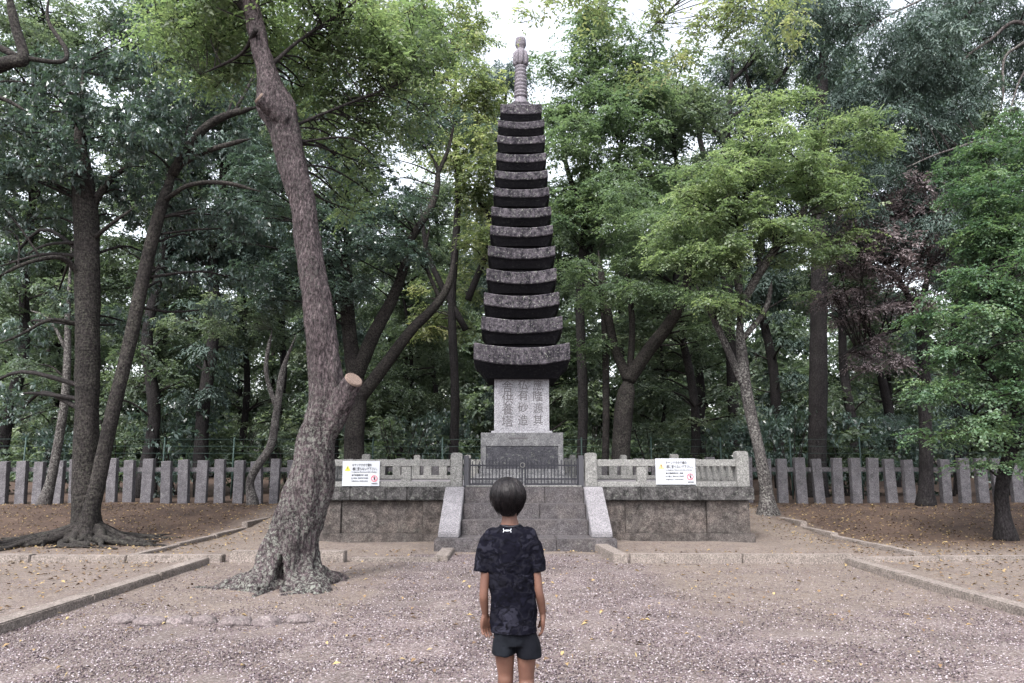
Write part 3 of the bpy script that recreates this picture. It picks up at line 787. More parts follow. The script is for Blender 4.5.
TREES = {}
def tree(name, label, trunk, limbs, envs, style, leaf, barkm, cr=.7, fill=.8, seed=1, group='trees around the court', roots=0, sides=14, rough=.12, cat='tree', subs=4, thick=.028, barebits=(), flare=1.5):
    R = np.random.default_rng(seed)
    tp = tapered(pxpath(trunk)); base = tp[0]
    g = ZG(base[0], base[1])
    t = thing(name, label, cat, (base[0], base[1], g), group)
    tp[0][2] = min(tp[0][2], g-.1)
    # flare at the foot
    for i in range(len(tp)):
        dz = tp[i][2]-g
        if dz < .6: tp[i][3] *= 1+(flare-1)*max(0, 1-max(0, dz)/.6)**2
    T = Tubes(); T.tube(tp, sides, rough=rough, seed=seed)
    for k in range(roots):
        a = 2*pi*(k+R.random()*.6)/roots; L = R.uniform(.35, .9); r0 = tp[0][3]*.38
        pts = []
        for s in (0, .25, .5, .75, 1):
            x = base[0]+cos(a)*(tp[0][3]*.5+L*s); y = base[1]+sin(a)*(tp[0][3]*.5+L*s); a += R.normal()*.15
            pts.append((np.array([x, y, ZG(x, y)+.10*(1-s)**2+.01]), r0*(1-s*.8)))
        T.tube(catmull(pts, 4), 7, rough=.2, seed=k)
    T.build('trunk', M[barkm], t)
    skel = [tp[len(tp)//3:]]
    for lb in limbs:
        lp = tapered(pxpath(lb)); T = Tubes(); T.tube(lp, 9, rough=rough*.8, seed=seed+3); T.build('limb', M[barkm], t); skel.append(lp)
    skel = np.concatenate(skel)
    cl = []
    for i, grp in enumerate(envs if isinstance(envs[0], list) else [envs]):
        sty = style[i] if isinstance(style, (list, tuple)) else style
        lf = leaf[i] if isinstance(leaf, (list, tuple)) else leaf
        c = envelope_clumps(grp, cr, fill, R); cl += c
        crown_obj('crown', c, sty, M[lf], seed+i*17, t)
    T = Tubes(); crown_branches(T, skel, cl, R, thick, subs); T.build('branches', M['twig'], t)
    return t

# --- the leaning tree in front: one blended trunk with roots and burls, so it is remeshed
def leaning_tree():
    Y = 8.8
    t = thing('leaning_tree', 'large leaning tree with lichen covered trunk and two sawn limb stubs, left of the boy', 'tree', (*P(290, 580, Y).xy, 0), 'trees around the court')
    R = np.random.default_rng(5)
    main = pxpath([(285, 592, 36.4444, Y+0), (288, 570, 33.1111, Y+0), (291, 548, 28.6667, Y+0), (303, 505, 25.8889, Y+0), (315, 455, 21.4444, Y+0), (322, 420, 18.6667, Y+0), (326, 390, 18.1111, Y+0), (323, 350, 17, Y+0), (318, 310, 15.8889, Y+0), (311, 260, 14.2222, Y+0.032), (303, 210, 13.6667, Y+0.072), (293, 165, 14.2222, Y+0.108), (283, 125, 16.4444, Y+0.14), (275, 103, 19, Y+0.16), (266, 70, 10.3333, Y+0.184), (257, 35, 9.22222, Y+0.212), (250, 0, 8.11111, Y+0.24), (246, -45, 6.44444, Y+0.276)], 8)
    main[0][2] = -.15
    T = Tubes(); T.tube(main, 26, rough=.16, freq=4, seed=2)
    # buttress lobes running down the foot
    def axis(z):
        j = int(np.argmin(np.abs(main[:, 2]-z))); return main[j, 0]
    for a, w in ((200, 15), (250, 10), (300, 11), (340, 13), (20, 11), (90, 13), (150, 12), (225, 8)):
        a = radians(a); k = mpp(Y, 570); bx, by = P(290, 575, Y).x, Y
        pts = []
        for s, (rr, z) in enumerate(((1, 1.45), (7, 1.05), (14, .68), (21, .36), (29, .14), (41, .03), (58, -.02), (78, -.07))):
            aa = a+.1*s*R.normal(); x = axis(max(0, z))+cos(aa)*rr*k; y = by+sin(aa)*rr*k*.9
            pts.append((np.array([x, y, z]), w*k*(.62 if s == 0 else 1-.10*s)))
        T.tube(catmull(pts, 5), 10, rough=.25, seed=w)
    # gnarled surface roots
    for i in range(10):
        a = radians(180+i*20+R.normal()*8); k = mpp(Y, 575); bx = P(288, 575, Y).x; pts = []
        for s in range(6):
            rr = (22+s*(7+R.random()*7))*k; a += R.normal()*.12
            pts.append((np.array([bx+cos(a)*rr, Y+sin(a)*rr*.9, .09-.025*s]), k*(9-1.3*s)))
        T.tube(catmull(pts, 4), 8, rough=.35, seed=i+30)
    # sawn limbs
    T.tube(pxpath([(320, 445, 14, Y), (332, 420, 13, Y-.08), (343, 398, 11, Y-.15), (353, 382, 10, Y-.2)], 5), 16, rough=.12, seed=4)
    T.tube(pxpath([(284, 122, 11, Y+.05), (272, 110, 9, Y-.05), (260, 99, 7, Y-.15)], 5), 12, rough=.1, seed=5)
    tr = T.build('trunk', M['bark_main'], t)
    md = tr.modifiers.new('blend', 'REMESH'); md.mode = 'VOXEL'; md.voxel_size = .017; md.use_smooth_shade = True
    md = tr.modifiers.new('soft', 'SMOOTH'); md.iterations = 3; md.factor = .5
    dg = bpy.context.evaluated_depsgraph_get(); me = bpy.data.meshes.new_from_object(tr.evaluated_get(dg)); tr.modifiers.clear(); tr.data = me
    n = len(me.vertices); co = np.empty(n*3); me.vertices.foreach_get('co', co); co = co.reshape(-1, 3); nr = np.empty(n*3); me.vertices.foreach_get('normal', nr); nr = nr.reshape(-1, 3)
    d = np.empty(n); nz = mnoise.noise
    for i in range(n):
        x, y, z = co[i]; low = max(0.0, 1-z/2.2)
        d[i] = (.020+.03*low)*nz((x*5.5, y*5.5, z*1.9)) + .013*(1-abs(nz((x*14, y*14, z*3.2)))*2.2) + .007*nz((x*38, y*38, z*12)) - .03*low*max(0, nz((x*9, y*9+4, z*1.2)))
    co += nr*d[:, None]
    # the hollow between two root lobes, pressed into the wood
    q = P(272, 566, Y-.6); hx, hz = q.x, .02
    u = (co[:, 0]-hx)/(.085*np.clip(1.05-(co[:, 2]-hz)/.36, .05, 1)); v = (co[:, 2]-hz)/.34
    m = (np.abs(u) < 1) & (v < 1) & (v > -.4) & (co[:, 1] < Y)
    co[m, 1] += .30*(1-np.abs(u[m])**2.5)*np.clip(1-v[m], 0, 1)**.4
    me.vertices.foreach_set('co', co.ravel()); me.update(); me.polygons.foreach_set('use_smooth', [True]*len(me.polygons))
    if not me.materials: me.materials.append(M['bark_main'])
    # sawn faces
    for (px, py, yy, rp, nx, ny, nz) in ((353.5, 380.2, Y-.215, 9.6, .55, -.50, .66), (259.5, 98.6, Y-.155, 6.3, -.7, -.5, .5)):
        c = P(px, py, yy); r = rp*mpp(yy, py); bm = bmesh.new(); bmesh.ops.create_cone(bm, cap_ends=True, segments=20, radius1=r*1.02, radius2=r*.9, depth=.03)
        bmesh.ops.bevel(bm, geom=bm.edges[:], offset=.006, segments=1, affect='EDGES')
        q = Vector((nx, ny, nz)).normalized(); bmesh.ops.transform(bm, matrix=Matrix.Translation(c+q*.01)@q.to_track_quat('Z', 'Y').to_matrix().to_4x4(), verts=bm.verts[:])
        bm_obj('sawn_face', bm, M['cut'], t)
    limbs = [[(252, 15, 7, Y+.2), (225, -15, 5, Y+.4), (190, -50, 4, Y+.6)], [(266, 70, 3, Y+.2), (300, 40, 1.8, Y+.3), (345, 10, 1.4, Y+.4), (380, -20, 1, Y+.4)],
             [(285, 130, 2.2, Y+.2), (320, 115, 1.6, Y+.5), (370, 95, 1.2, Y+.8), (410, 80, 1., Y+1)], [(256, 30, 3, Y), (240, 55, 1.8, Y+.4), (200, 75, 1.2, Y+.6)]]
    sk = [main[80:]]
    for lb in limbs:
        lp = tapered(pxpath(lb)); T = Tubes(); T.tube(lp, 8, rough=.1); T.build('limb', M['twig'], t); sk.append(lp)
    e = [(250, -10, Y+.5, 110, 45, 1.2), (360, 30, Y+.9, 70, 50, 1.2), (400, 90, Y+1.4, 55, 45, 1.0), (190, 40, Y+1.2, 60, 45, .9), (345, 120, Y+1.4, 40, 60, .8), (235, 60, Y+1.3, 30, 35, .5)]
    e += [(215, 15, Y+.9, 50, 40, .8), (430, 40, Y+1.5, 40, 50, .8), (310, 60, Y+1.3, 40, 50, .8), (360, 180, Y+1.8, 35, 35, .6)]
    c = envelope_clumps(e, .36, .5, R); crown_obj('crown', c, 'light', M['leaf_light'], 3, t)
    T = Tubes(); crown_branches(T, np.concatenate(sk), c, R, .018, 3); T.build('branches', M['twig'], t)
leaning_tree()

# --- twin trunk tree on the left
Y = 13.2
tw = tree('evergreen_oak', 'dark twin trunk tree with a mat of spreading roots at the left', [(87, 548, 17, Y), (86, 515, 14, Y), (86, 470, 13, Y), (87, 400, 12.5, Y), (88, 320, 12.5, Y), (87, 230, 13, Y), (84, 190, 12, Y), (80, 130, 9, Y), (84, 60, 6, Y)],
     [[(84, 545, 14.25, Y-.25), (90, 515, 9.36, Y-.25), (98, 480, 8.19, Y-.25), (113, 410, 7.80, Y-.2), (128, 350, 7.41, Y-.1), (146, 265, 7.02, Y), (160, 210, 6.63, Y), (176, 165, 5.46, Y), (190, 120, 3.12, Y)],
      [(172, 175, 6, Y), (195, 138, 5, Y-.1), (222, 117, 4.5, Y-.2), (262, 106, 3, Y-.3)], [(178, 165, 4, Y), (210, 150, 3, Y-.3), (253, 138, 2.5, Y-.5)],
      [(165, 200, 3, Y), (190, 185, 2.5, Y-.4), (225, 183, 2.5, Y-.5), (262, 192, 1.8, Y-.5)], [(80, 275, 3.5, Y-.1), (62, 258, 2.8, Y-.4), (30, 262, 2.2, Y-.8), (-5, 278, 2, Y-1)],
      [(80, 325, 3, Y), (50, 320, 2, Y-.4), (20, 335, 1.5, Y-.6), (-5, 345, 1.2, Y-.7)], [(92, 240, 3, Y), (110, 225, 2, Y-.3), (135, 207, 1.5, Y-.3)], [(92, 205, 5, Y), (110, 180, 3.5, Y), (130, 165, 2, Y)]],
     [(60, 150, Y-.4, 85, 55, 1.3), (150, 110, Y-.2, 80, 60, 1.3), (25, 210, Y-.3, 35, 45, 1.0), (225, 215, Y+1.0, 45, 50, .8), (120, 220, Y+.8, 50, 35, .8), (215, 120, Y+.8, 40, 50, .8), (60, 60, Y+.5, 70, 30, 1.0), (215, 290, Y+1.5, 35, 25, .6), (160, 40, Y+.8, 60, 40, 1.2), (15, 110, Y, 50, 40, 1.0), (30, 285, Y+2.5, 40, 30, .9), (110, 330, Y+2.5, 35, 30, .8), (10, 390, Y+3.5, 35, 25, .8), (215, 60, Y+1.2, 50, 40, 1.0), (150, 280, Y+1.5, 30, 25, .6), (170, 190, Y+1, 40, 35, .8), (25, 330, Y+2, 30, 20, .7)],
     'broad', 'leaf_broad', 'bark_dark', cr=.55, fill=.33, seed=21, roots=0, sides=18)
def root_mat():
    R = np.random.default_rng(8); T = Tubes(); c = P(86, 545, Y-.1)
    for i in range(52):
        a = radians(i*360/52+R.normal()*6); L = R.uniform(.5, 1.5)*(1.0+.35*abs(cos(a))); pts = []
        for s in np.linspace(0, 1, 7):
            a += R.normal()*.14; x = c.x+cos(a)*(.15+L*s); y = c.y+sin(a)*(.12+L*s*.8)
            pts.append((np.array([x, y, ZG(x, y)+.27*(1-s)**3+.014+R.uniform(-.012, .02)]), .085*(1-s)**1.1+.012))
        T.tube(catmull(pts, 3), 6, rough=.35, seed=i)
    T.build('roots', M['bark_dark'], tw)
root_mat()

# --- tree at the left edge, only its limbs and leaves reach into the picture
Y = 11.5
tree('edge_tree', 'dark bent limbs reaching in at the upper left corner', [(-75, 590, 14, Y), (-70, 450, 12, Y), (-60, 250, 11, Y), (-40, 100, 10, Y), (-15, 70, 9, Y)],
     [[(-15, 70, 9, Y), (10, 62, 7, Y), (24, 58, 6, Y), (14, 20, 5, Y), (5, -25, 5, Y)], [(-30, 40, 5, Y), (0, 48, 4, Y), (22, 60, 4, Y)], [(24, 58, 3, Y), (60, 62, 2.5, Y+.2), (66, 50, 2.5, Y+.3), (48, 20, 2, Y+.4), (50, -10, 2, Y+.4)], [(-30, 100, 4, Y), (0, 98, 2.5, Y), (28, 112, 1.5, Y)]],
     [(20, 20, Y+2.5, 60, 40, 1.0), (110, 30, Y+2.5, 50, 40, 1.0), (-10, 130, Y+.8, 35, 50, .8)], 'mid', 'leaf_mid', 'bark_dark', cr=.45, fill=.22, seed=31)

# --- dark tree with curving limbs behind the platform
Y = 20.5
tree('curving_tree', 'dark tree behind the left railing with limbs curving up to the right', [(354, 500, 13, Y), (354, 440, 11, Y), (357, 395, 10.5, Y), (350, 340, 8, Y), (346, 270, 7, Y), (350, 200, 5, Y)],
     [[(360, 398, 8, Y), (385, 365, 7, Y-.2), (412, 330, 6, Y-.4), (436, 305, 5, Y-.5), (450, 280, 4, Y-.6), (457, 235, 3, Y-.7)], [(356, 380, 8, Y), (372, 338, 8, Y-.2), (392, 300, 6.5, Y-.3), (406, 262, 5, Y-.4), (412, 238, 4.5, Y-.4), (432, 205, 4, Y-.5), (438, 172, 3.5, Y-.5), (428, 150, 3, Y-.5)],
      [(440, 300, 2.5, Y-.5), (425, 260, 2, Y-.6), (430, 225, 1.5, Y-.6)], [(437, 175, 2.5, Y-.5), (448, 150, 2, Y-.5), (455, 120, 1.5, Y-.5)]],
     [(375, 235, Y-1.5, 62, 42, 1.4), (270, 190, Y-2, 50, 50, 1.2), (260, 270, Y-1.5, 40, 40, 1.0), (330, 110, Y-1, 60, 50, 1.2), (270, 60, Y, 60, 50, 1.2), (330, 270, Y-1.2, 45, 50, 1.2), (360, 175, Y-.8, 50, 40, 1.2), (420, 130, Y, 50, 40, 1.2), (400, 205, Y-1, 30, 25, .8)],
     'mid', 'leaf_broad', 'bark_dark', cr=.6, fill=.42, seed=41)

# --- tall light tree behind the tower, left and right
Y = 24
tree('tall_light_tree', 'tall pale green tree rising behind the tower on its left', [(452, 500, 6, Y), (455, 400, 5, Y), (452, 300, 4.5, Y), (458, 200, 3.5, Y), (455, 100, 2.5, Y), (460, 40, 1.5, Y)],
     [[(468, 300, 4, Y), (492, 230, 3, Y), (470, 190, 2, Y)], [(466, 330, 4, Y), (430, 260, 3, Y), (420, 200, 2, Y)]],
     [(430, 60, Y, 60, 45, 2), (445, 125, Y, 50, 45, 1.8), (480, 105, Y-.5, 22, 35, 1.2), (475, 160, Y-1, 35, 35, 1.5), (480, 220, Y-.5, 40, 45, 1.5), (492, 95, Y-.5, 18, 30, 1.0), (455, 20, Y, 40, 28, 1.5), (485, 150, Y-.8, 20, 30, 1.0), (440, 300, Y+1, 40, 35, 1.2), (390, 10, Y, 60, 30, 1.6)], 'bglight', 'leaf_yellow', 'bark_bg', cr=.8, fill=.5, seed=51)
Y = 22
tree('tall_light_tree', 'tall pale green tree rising close behind the tower on its right', [(580, 500, 6, Y), (583, 400, 5.5, Y), (580, 300, 5, Y), (586, 200, 4, Y), (588, 90, 2, Y)],
     [[(586, 260, 4, Y), (610, 190, 3, Y), (625, 130, 2, Y)], [(584, 220, 4, Y), (565, 160, 2.5, Y), (560, 110, 2, Y)]],
     [(600, 130, Y-.5, 58, 55, 1.8), (590, 210, Y-.8, 45, 45, 1.5), (610, 60, Y, 45, 32, 1.4), (570, 95, Y, 28, 38, 1.2), (555, 85, Y, 18, 36, 1.0), (590, 40, Y, 35, 30, 1.2), (556, 130, Y-.5, 18, 30, 1.0), (640, 100, Y, 35, 35, 1.3), (565, 150, Y-1, 25, 35, 1.2), (565, 200, Y-1, 22, 30, 1.0), (640, 180, Y-.5, 35, 40, 1.2)], ['bgmaple'], 'leaf_maple', 'bark_bg', cr=.75, fill=.5, seed=52)

# --- maple right of the tower with the thick bending limb
Y = 20.3
tree('maple_tree', 'dark trunked maple right of the tower with a thick limb bending to the right', [(622, 505, 12, Y), (621, 450, 10, Y), (624, 410, 10, Y), (630, 372, 9, Y)],
     [[(628, 380, 8, Y), (645, 355, 7.5, Y-.2), (668, 325, 7, Y-.4), (684, 295, 6, Y-.5), (690, 250, 4, Y-.6), (684, 200, 3, Y-.6)], [(628, 380, 6, Y), (614, 345, 5, Y), (606, 300, 4, Y), (598, 250, 3, Y)], [(605, 500, 4, Y+.3), (606, 400, 4, Y+.3), (604, 320, 3.5, Y+.2), (598, 260, 3, Y)],
      [(630, 372, 4, Y), (632, 320, 3.5, Y), (625, 260, 3, Y)]],
     [(640, 230, Y-1, 65, 38, 1.5), (600, 290, Y-.3, 35, 26, 1.2), (660, 285, Y-1.2, 40, 24, 1.2), (700, 340, Y, 30, 22, 1.0), (590, 350, Y+.5, 22, 20, .8), (690, 215, Y-1.2, 40, 35, 1.2), (575, 270, Y-.8, 25, 22, 1.0), (730, 300, Y-.6, 35, 22, 1.0)], 'maple', 'leaf_maple', 'bark_dark', cr=.65, fill=.4, seed=61)

# --- mottled bark tree at the right end of the platform
Y = 16.6
tree('mottled_tree', 'slender mottled grey tree at the right end of the platform', [(769, 524, 8.5, Y), (766, 490, 7, Y), (759, 450, 6.4, Y), (750, 410, 6.4, Y), (744, 375, 6.4, Y), (740, 330, 5.5, Y), (740, 295, 4.6, Y)],
     [[(744, 385, 5, Y), (728, 350, 4, Y), (712, 315, 3.5, Y-.2), (696, 285, 3, Y-.3)], [(740, 310, 5, Y), (755, 280, 4.5, Y-.2), (778, 245, 4, Y-.4), (800, 215, 3, Y-.5), (830, 175, 2, Y-.6)], [(740, 300, 4.5, Y), (737, 255, 4, Y), (745, 205, 3, Y), (752, 150, 2, Y)],
      [(742, 340, 3.5, Y), (765, 310, 3, Y-.2), (772, 280, 2.2, Y-.3)]],
     [(780, 165, Y-.6, 62, 40, 1.4), (720, 200, Y-.6, 60, 40, 1.3), (835, 140, Y-.3, 45, 35, 1.2), (800, 235, Y-.8, 60, 25, 1.2), (710, 265, Y-.6, 50, 20, 1.1), (755, 300, Y-.5, 50, 14, .9), (745, 235, Y-1, 50, 28, 1.2), (680, 235, Y-.9, 35, 25, 1.0), (765, 120, Y-.4, 40, 25, 1.1), (830, 195, Y-.8, 40, 18, 1.0), (700, 310, Y-.6, 35, 14, .8)], 'maple', 'leaf_light', 'bark_grey', cr=.5, fill=.45, seed=71, flare=1.7)

# --- tall straight trunk on the right
Y = 22.5
tree('cedar_tree', 'tall straight brown trunked tree right of the mottled tree', [(817, 510, 10, Y), (818, 400, 9.5, Y), (819, 300, 9, Y), (820, 200, 8.5, Y), (822, 100, 7, Y), (824, 0, 5, Y)],
     [[(820, 200, 3, Y), (800, 170, 2, Y), (780, 160, 1.2, Y)]],
     [(830, 70, Y, 45, 60, 1.6), (860, 150, Y, 50, 50, 1.5), (800, 10, Y, 60, 30, 1.5)], 'bgcedar', 'leaf_cedar', 'bark_bg', cr=.85, fill=.4, seed=81)

# --- withered brown tree
Y = 18.6
tree('withered_tree', 'thin dark tree carrying withered brown leaves above the right fence', [(926, 512, 8, Y), (926, 450, 7, Y), (924, 380, 6.5, Y), (922, 330, 6, Y), (915, 290, 5, Y)],
     [[(922, 330, 4, Y), (905, 290, 3, Y-.2), (885, 262, 2.4, Y-.4), (860, 245, 1.8, Y-.5)], [(920, 310, 3.5, Y), (930, 260, 3, Y), (925, 215, 2, Y)], [(918, 320, 3, Y), (895, 330, 2, Y-.3), (860, 345, 1.5, Y-.5), (835, 360, 1, Y-.6)]],
     [(880, 245, Y-1.2, 62, 42, 1.0), (925, 240, Y-1, 45, 38, 1.0), (850, 300, Y-.8, 38, 22, .8), (905, 200, Y-1, 60, 25, 1.), (850, 225, Y-1.2, 35, 30, .8), (900, 300, Y-1, 40, 25, .8), (875, 360, Y-.5, 35, 22, .7)], 'brown', 'leaf_brown', 'bark_bg', cr=.40, fill=.42, seed=91, subs=7)

# --- small bright tree at the right edge
Y = 13.6
tree('small_maple', 'small leaning tree with bright green layered leaves at the right edge', [(1006, 538, 9, Y), (1003, 515, 7.5, Y), (1002, 490, 7, Y), (1008, 460, 7, Y), (1016, 420, 6, Y), (1015, 350, 5, Y), (1008, 280, 4, Y), (1005, 230, 1.5, Y)],
     [[(1010, 450, 3.5, Y), (985, 420, 2.5, Y-.2), (950, 400, 1.8, Y-.4), (915, 390, 1, Y-.5)], [(1014, 400, 3.5, Y), (980, 365, 2.2, Y-.3), (945, 345, 1.5, Y-.5)], [(1012, 330, 3, Y), (985, 290, 2, Y-.3), (955, 270, 1.3, Y-.4)]],
     [(945, 390, Y-.5, 48, 14, .9), (985, 425, Y-.4, 50, 16, .9), (940, 432, Y-.5, 35, 10, .6), (965, 345, Y-.4, 45, 18, .9), (1010, 370, Y, 35, 22, .8), (985, 290, Y-.3, 45, 25, 1.0), (1020, 240, Y, 40, 40, 1.0), (1010, 320, Y, 30, 20, .9), (975, 235, Y+.3, 35, 28, .9), (1030, 430, Y, 30, 20, .8), (1000, 460, Y-.6, 30, 10, .6), (950, 310, Y-.5, 40, 18, .8), (1015, 395, Y-.9, 35, 25, .6), (1015, 280, Y-.9, 35, 30, .7), (1010, 340, Y-.9, 35, 25, .7), (1000, 190, Y, 40, 30, .9), (1020, 140, Y+.2, 35, 35, .9), (975, 160, Y+.4, 30, 25, .8)],
     'maple', 'leaf_right', 'bark_bg', cr=.36, fill=.5, seed=101)

# --- cedar with hanging bare limbs, upper right
Y = 16
tree('drooping_cedar', 'dark drooping cedar with pale bare limbs at the upper right', [(1075, 560, 16, Y), (1072, 400, 14, Y), (1068, 250, 13, Y), (1060, 100, 11, Y), (1055, -20, 8, Y)],
     [[(1062, 60, 2.75, Y+.4), (1020, 22, 2.20, Y+.3), (990, 40, 1.65, Y+.5), (962, 62, 1.38, Y+.6), (955, 95, 0.88, Y+.6)], [(1060, 20, 2.75, Y+.4), (1020, 45, 1.65, Y+.4), (1004, 60, 1.43, Y+.5), (1003, 95, 1.10, Y+.5), (998, 120, 0.77, Y+.5)], [(1060, -20, 2.20, Y+.4), (1000, -10, 1.65, Y+.3), (960, 25, 1.32, Y+.5), (958, 70, 1.10, Y+.6), (966, 92, 0.66, Y+.6)],
      [(1065, 100, 2.20, Y+.4), (1040, 60, 1.65, Y+.4), (1020, 80, 1.10, Y+.5), (1005, 130, 0.72, Y+.5)], [(1068, 200, 2.20, Y+.4), (1010, 140, 1.65, Y+.2), (950, 150, 1.10, Y+.2), (900, 170, 0.77, Y+.4)], [(1060, 0, 2.20, Y+.4), (980, -20, 1.65, Y+.4), (900, 10, 1.10, Y+.4), (850, 40, 0.72, Y+.4)]],
     [(900, 60, Y+1, 70, 55, 1.6), (960, 170, Y+.9, 60, 42, 1.4), (885, 150, Y+1.2, 50, 45, 1.3), (1010, 190, Y+.4, 45, 40, 1.2), (1000, -10, Y+.6, 60, 35, 1.3), (850, 20, Y+1.4, 50, 40, 1.2), (1020, 60, Y+2.0, 40, 50, 1), (960, 240, Y+.9, 50, 35, 1.2), (930, 110, Y+1, 60, 40, 1.3), (965, 40, Y+1.5, 50, 35, 1.2), (870, 215, Y+1.2, 40, 25, 1.0)], 'cedar', 'leaf_cedar', 'palelimb', cr=.6, fill=.42, seed=111)

# --- open crowned pine far behind, with sky through it
Y = 29
tree('open_pine', 'thin crowned tree with bare limbs against the bright sky right of the tower', [(735, 490, 6, Y), (733, 400, 6, Y), (728, 300, 5.5, Y), (722, 200, 5, Y), (728, 120, 4, Y), (735, 40, 3, Y)],
     [[(722, 200, 3.5, Y), (700, 130, 3, Y), (745, 100, 2.4, Y), (790, 105, 2, Y)], [(726, 140, 3, Y), (690, 115, 2.4, Y), (660, 90, 1.8, Y)], [(733, 80, 2.5, Y), (760, 50, 2, Y), (770, 10, 1.5, Y)], [(728, 120, 3, Y), (770, 90, 2, Y), (800, 50, 1.5, Y)]],
     [(690, 115, Y, 60, 22, 2), (760, 60, Y, 55, 25, 2), (655, 70, Y, 35, 30, 1.5), (790, 110, Y, 40, 12, 1.2), (740, 140, Y, 60, 10, 1.5)], ['bgbroad'], 'leaf_mid', 'bark_bg', cr=.75, fill=.26, seed=121)

# --- overhanging sprays at the top edge (tree standing beside the path, behind the camera's right)
Y = 10.5
tree('overhanging_tree', 'yellow green leaves hanging into the top of the picture right of the spire', [(1180, 700, 22, Y), (1170, 400, 20, Y), (1150, 100, 18, Y), (1100, -150, 15, Y)],
     [[(1100, -150, 9, Y), (950, -160, 7, Y), (800, -120, 5, Y), (700, -60, 3, Y), (640, -20, 2, Y)], [(800, -120, 3, Y), (740, -60, 2, Y), (690, -10, 1.4, Y), (640, 40, .8, Y)], [(950, -160, 3, Y), (840, -60, 2, Y), (780, -10, 1.2, Y)], [(640, -20, 2, Y), (580, -25, 1.4, Y), (530, -10, .8, Y)]],
     [(700, 15, Y, 60, 28, .9), (610, 10, Y, 55, 25, .9), (770, 20, Y, 45, 28, .9), (545, 2, Y, 28, 10, .5), (660, 55, Y, 40, 15, .6)], 'light', 'leaf_yellow', 'bark_bg', cr=.32, fill=.26, seed=131, subs=3, thick=.012)

# ------------------------------------------------------------------ the wood behind: individual trees copied from a few kinds
def proto(kind, seed, h, crown0, style, leaf, r0, spread):
    R = np.random.default_rng(seed); base = np.array([0, 0, 0.])
    t = thing('wood_tree', 'x', 'tree', (0, 0, 0), 'trees of the wood behind the fences')
    pts = []; x = y = 0
    for s in np.linspace(0, 1, 8):
        pts.append((np.array([x, y, -.3+s*h]), r0*(1-.8*s)+.02)); x += R.normal()*.18; y += R.normal()*.15
    tp = catmull(pts, 4); T = Tubes(); T.tube(tp, 10, rough=.15, seed=seed); T.build('trunk', M['bark_bg'], t)
    cl = []
    n = int(54*spread/1.6)
    for i in range(n):
        s = crown0+(1-crown0)*((i+.5)/n); z = s*h+R.normal()*.3; a = R.random()*2*pi
        env = spread*(1.1-.55*abs((s-crown0)/(1-crown0)-.45)*1.6)*R.uniform(.25, 1.05)
        j = min(len(tp)-1, int(s*len(tp)))
        cl.append((tp[j][0]+cos(a)*env, tp[j][1]+sin(a)*env, z, R.uniform(.6, 1.15)))
    # a few low twigs with leaves on the trunk
    for i in range(13):
        a = R.random()*2*pi; z = R.uniform(.14, crown0)*h; q = R.uniform(.4, 1.6); cl.append((cos(a)*q, sin(a)*q, z, R.uniform(.35, .65)))
    crown_obj('crown', cl, style, M[leaf], seed, t)
    T = Tubes(); crown_branches(T, tp[4:], cl, R, .04, 3); T.build('branches', M['twig'], t)
    return t
def copy_tree(src, loc, rz, sc, label, group=None):
    r = src.copy(); COL.objects.link(r); r.location = loc; r.rotation_euler = (0, 0, rz); r.scale = (sc[0], sc[0], sc[1]); r['label'] = label
    if group: r['group'] = group
    for ch in src.children:
        c = ch.copy(); COL.objects.link(c); c.parent = r; c.matrix_parent_inverse = Matrix()
    return r
protos = [proto('a', 201, 17, .42, 'bgmid', 'leaf_far', .19, 2.2), proto('b', 202, 15, .35, 'bglight', 'leaf_mid', .13, 2.0),
          proto('c', 203, 19, .38, 'bgcedar', 'leaf_cedar', .21, 1.9), proto('d', 204, 12, .25, 'bgmaple', 'leaf_far', .09, 1.9)]
# (pixel x, distance, kind, trunk scale, description)
wood = [(5, 24, 0, 'dark trunk at the far left edge behind the stone fence'), (45, 27, 3, 'slim tree behind the left fence next to the left edge'), (140, 22.5, 0, 'thick dark trunk behind the left fence just right of the twin trunks'),
        (156, 25, 3, 'slim dark trunk close behind the thick one right of the twin trunks'), (203, 23, 2, 'broad textured trunk midway between the twin trunks and the leaning tree'), (238, 28, 1, 'slim tree behind the left fence, left of the leaning tree'),
        (275, 31, 0, 'dark trunk seen close beside the left of the leaning trunk'), (395, 27, 3, 'slim tree behind the left railing under the curving limbs'), (432, 31, 1, 'slim tree between the curving limbs and the tower'),
        (497, 34, 2, 'tall tree directly behind the tower'), (560, 26, 3, 'slim dark tree hugging the right side of the tower'), (655, 30, 3, 'slim tree seen under the bending maple limb'),
        (686, 24, 1, 'straight dark trunk right of the bending maple limb'), (708, 33, 0, 'distant dark trunk left of the mottled tree'), (780, 30, 2, 'dark trunk between the mottled tree and the tall straight trunk'),
        (856, 27, 0, 'dark trunk just right of the tall straight trunk'), (893, 31, 2, 'dark conifer behind the withered brown tree'), (960, 25, 2, 'dark conifer behind the bright small maple'), (1010, 29, 0, 'dark tree at the far right edge behind the fence'),
        (330, 35, 2, 'distant dark tree hidden mostly by the leaning trunk'), (1060, 33, 3, 'slim tree just beyond the right edge')]
used = set()
for i, (px, D, k, lab) in enumerate(wood):
    p = P(px, 460, D); loc = (p.x, D, ZG(p.x, D)); rz = random.uniform(0, 6.28); sc = (random.uniform(.85, 1.15), random.uniform(.85, 1.1))
    if k not in used:
        used.add(k); o = protos[k]; o.location = loc; o.rotation_euler = (0, 0, rz); o['label'] = lab
        for ch in o.children: ch.matrix_parent_inverse = Matrix()
    else: copy_tree(protos[k], loc, rz, sc, lab)

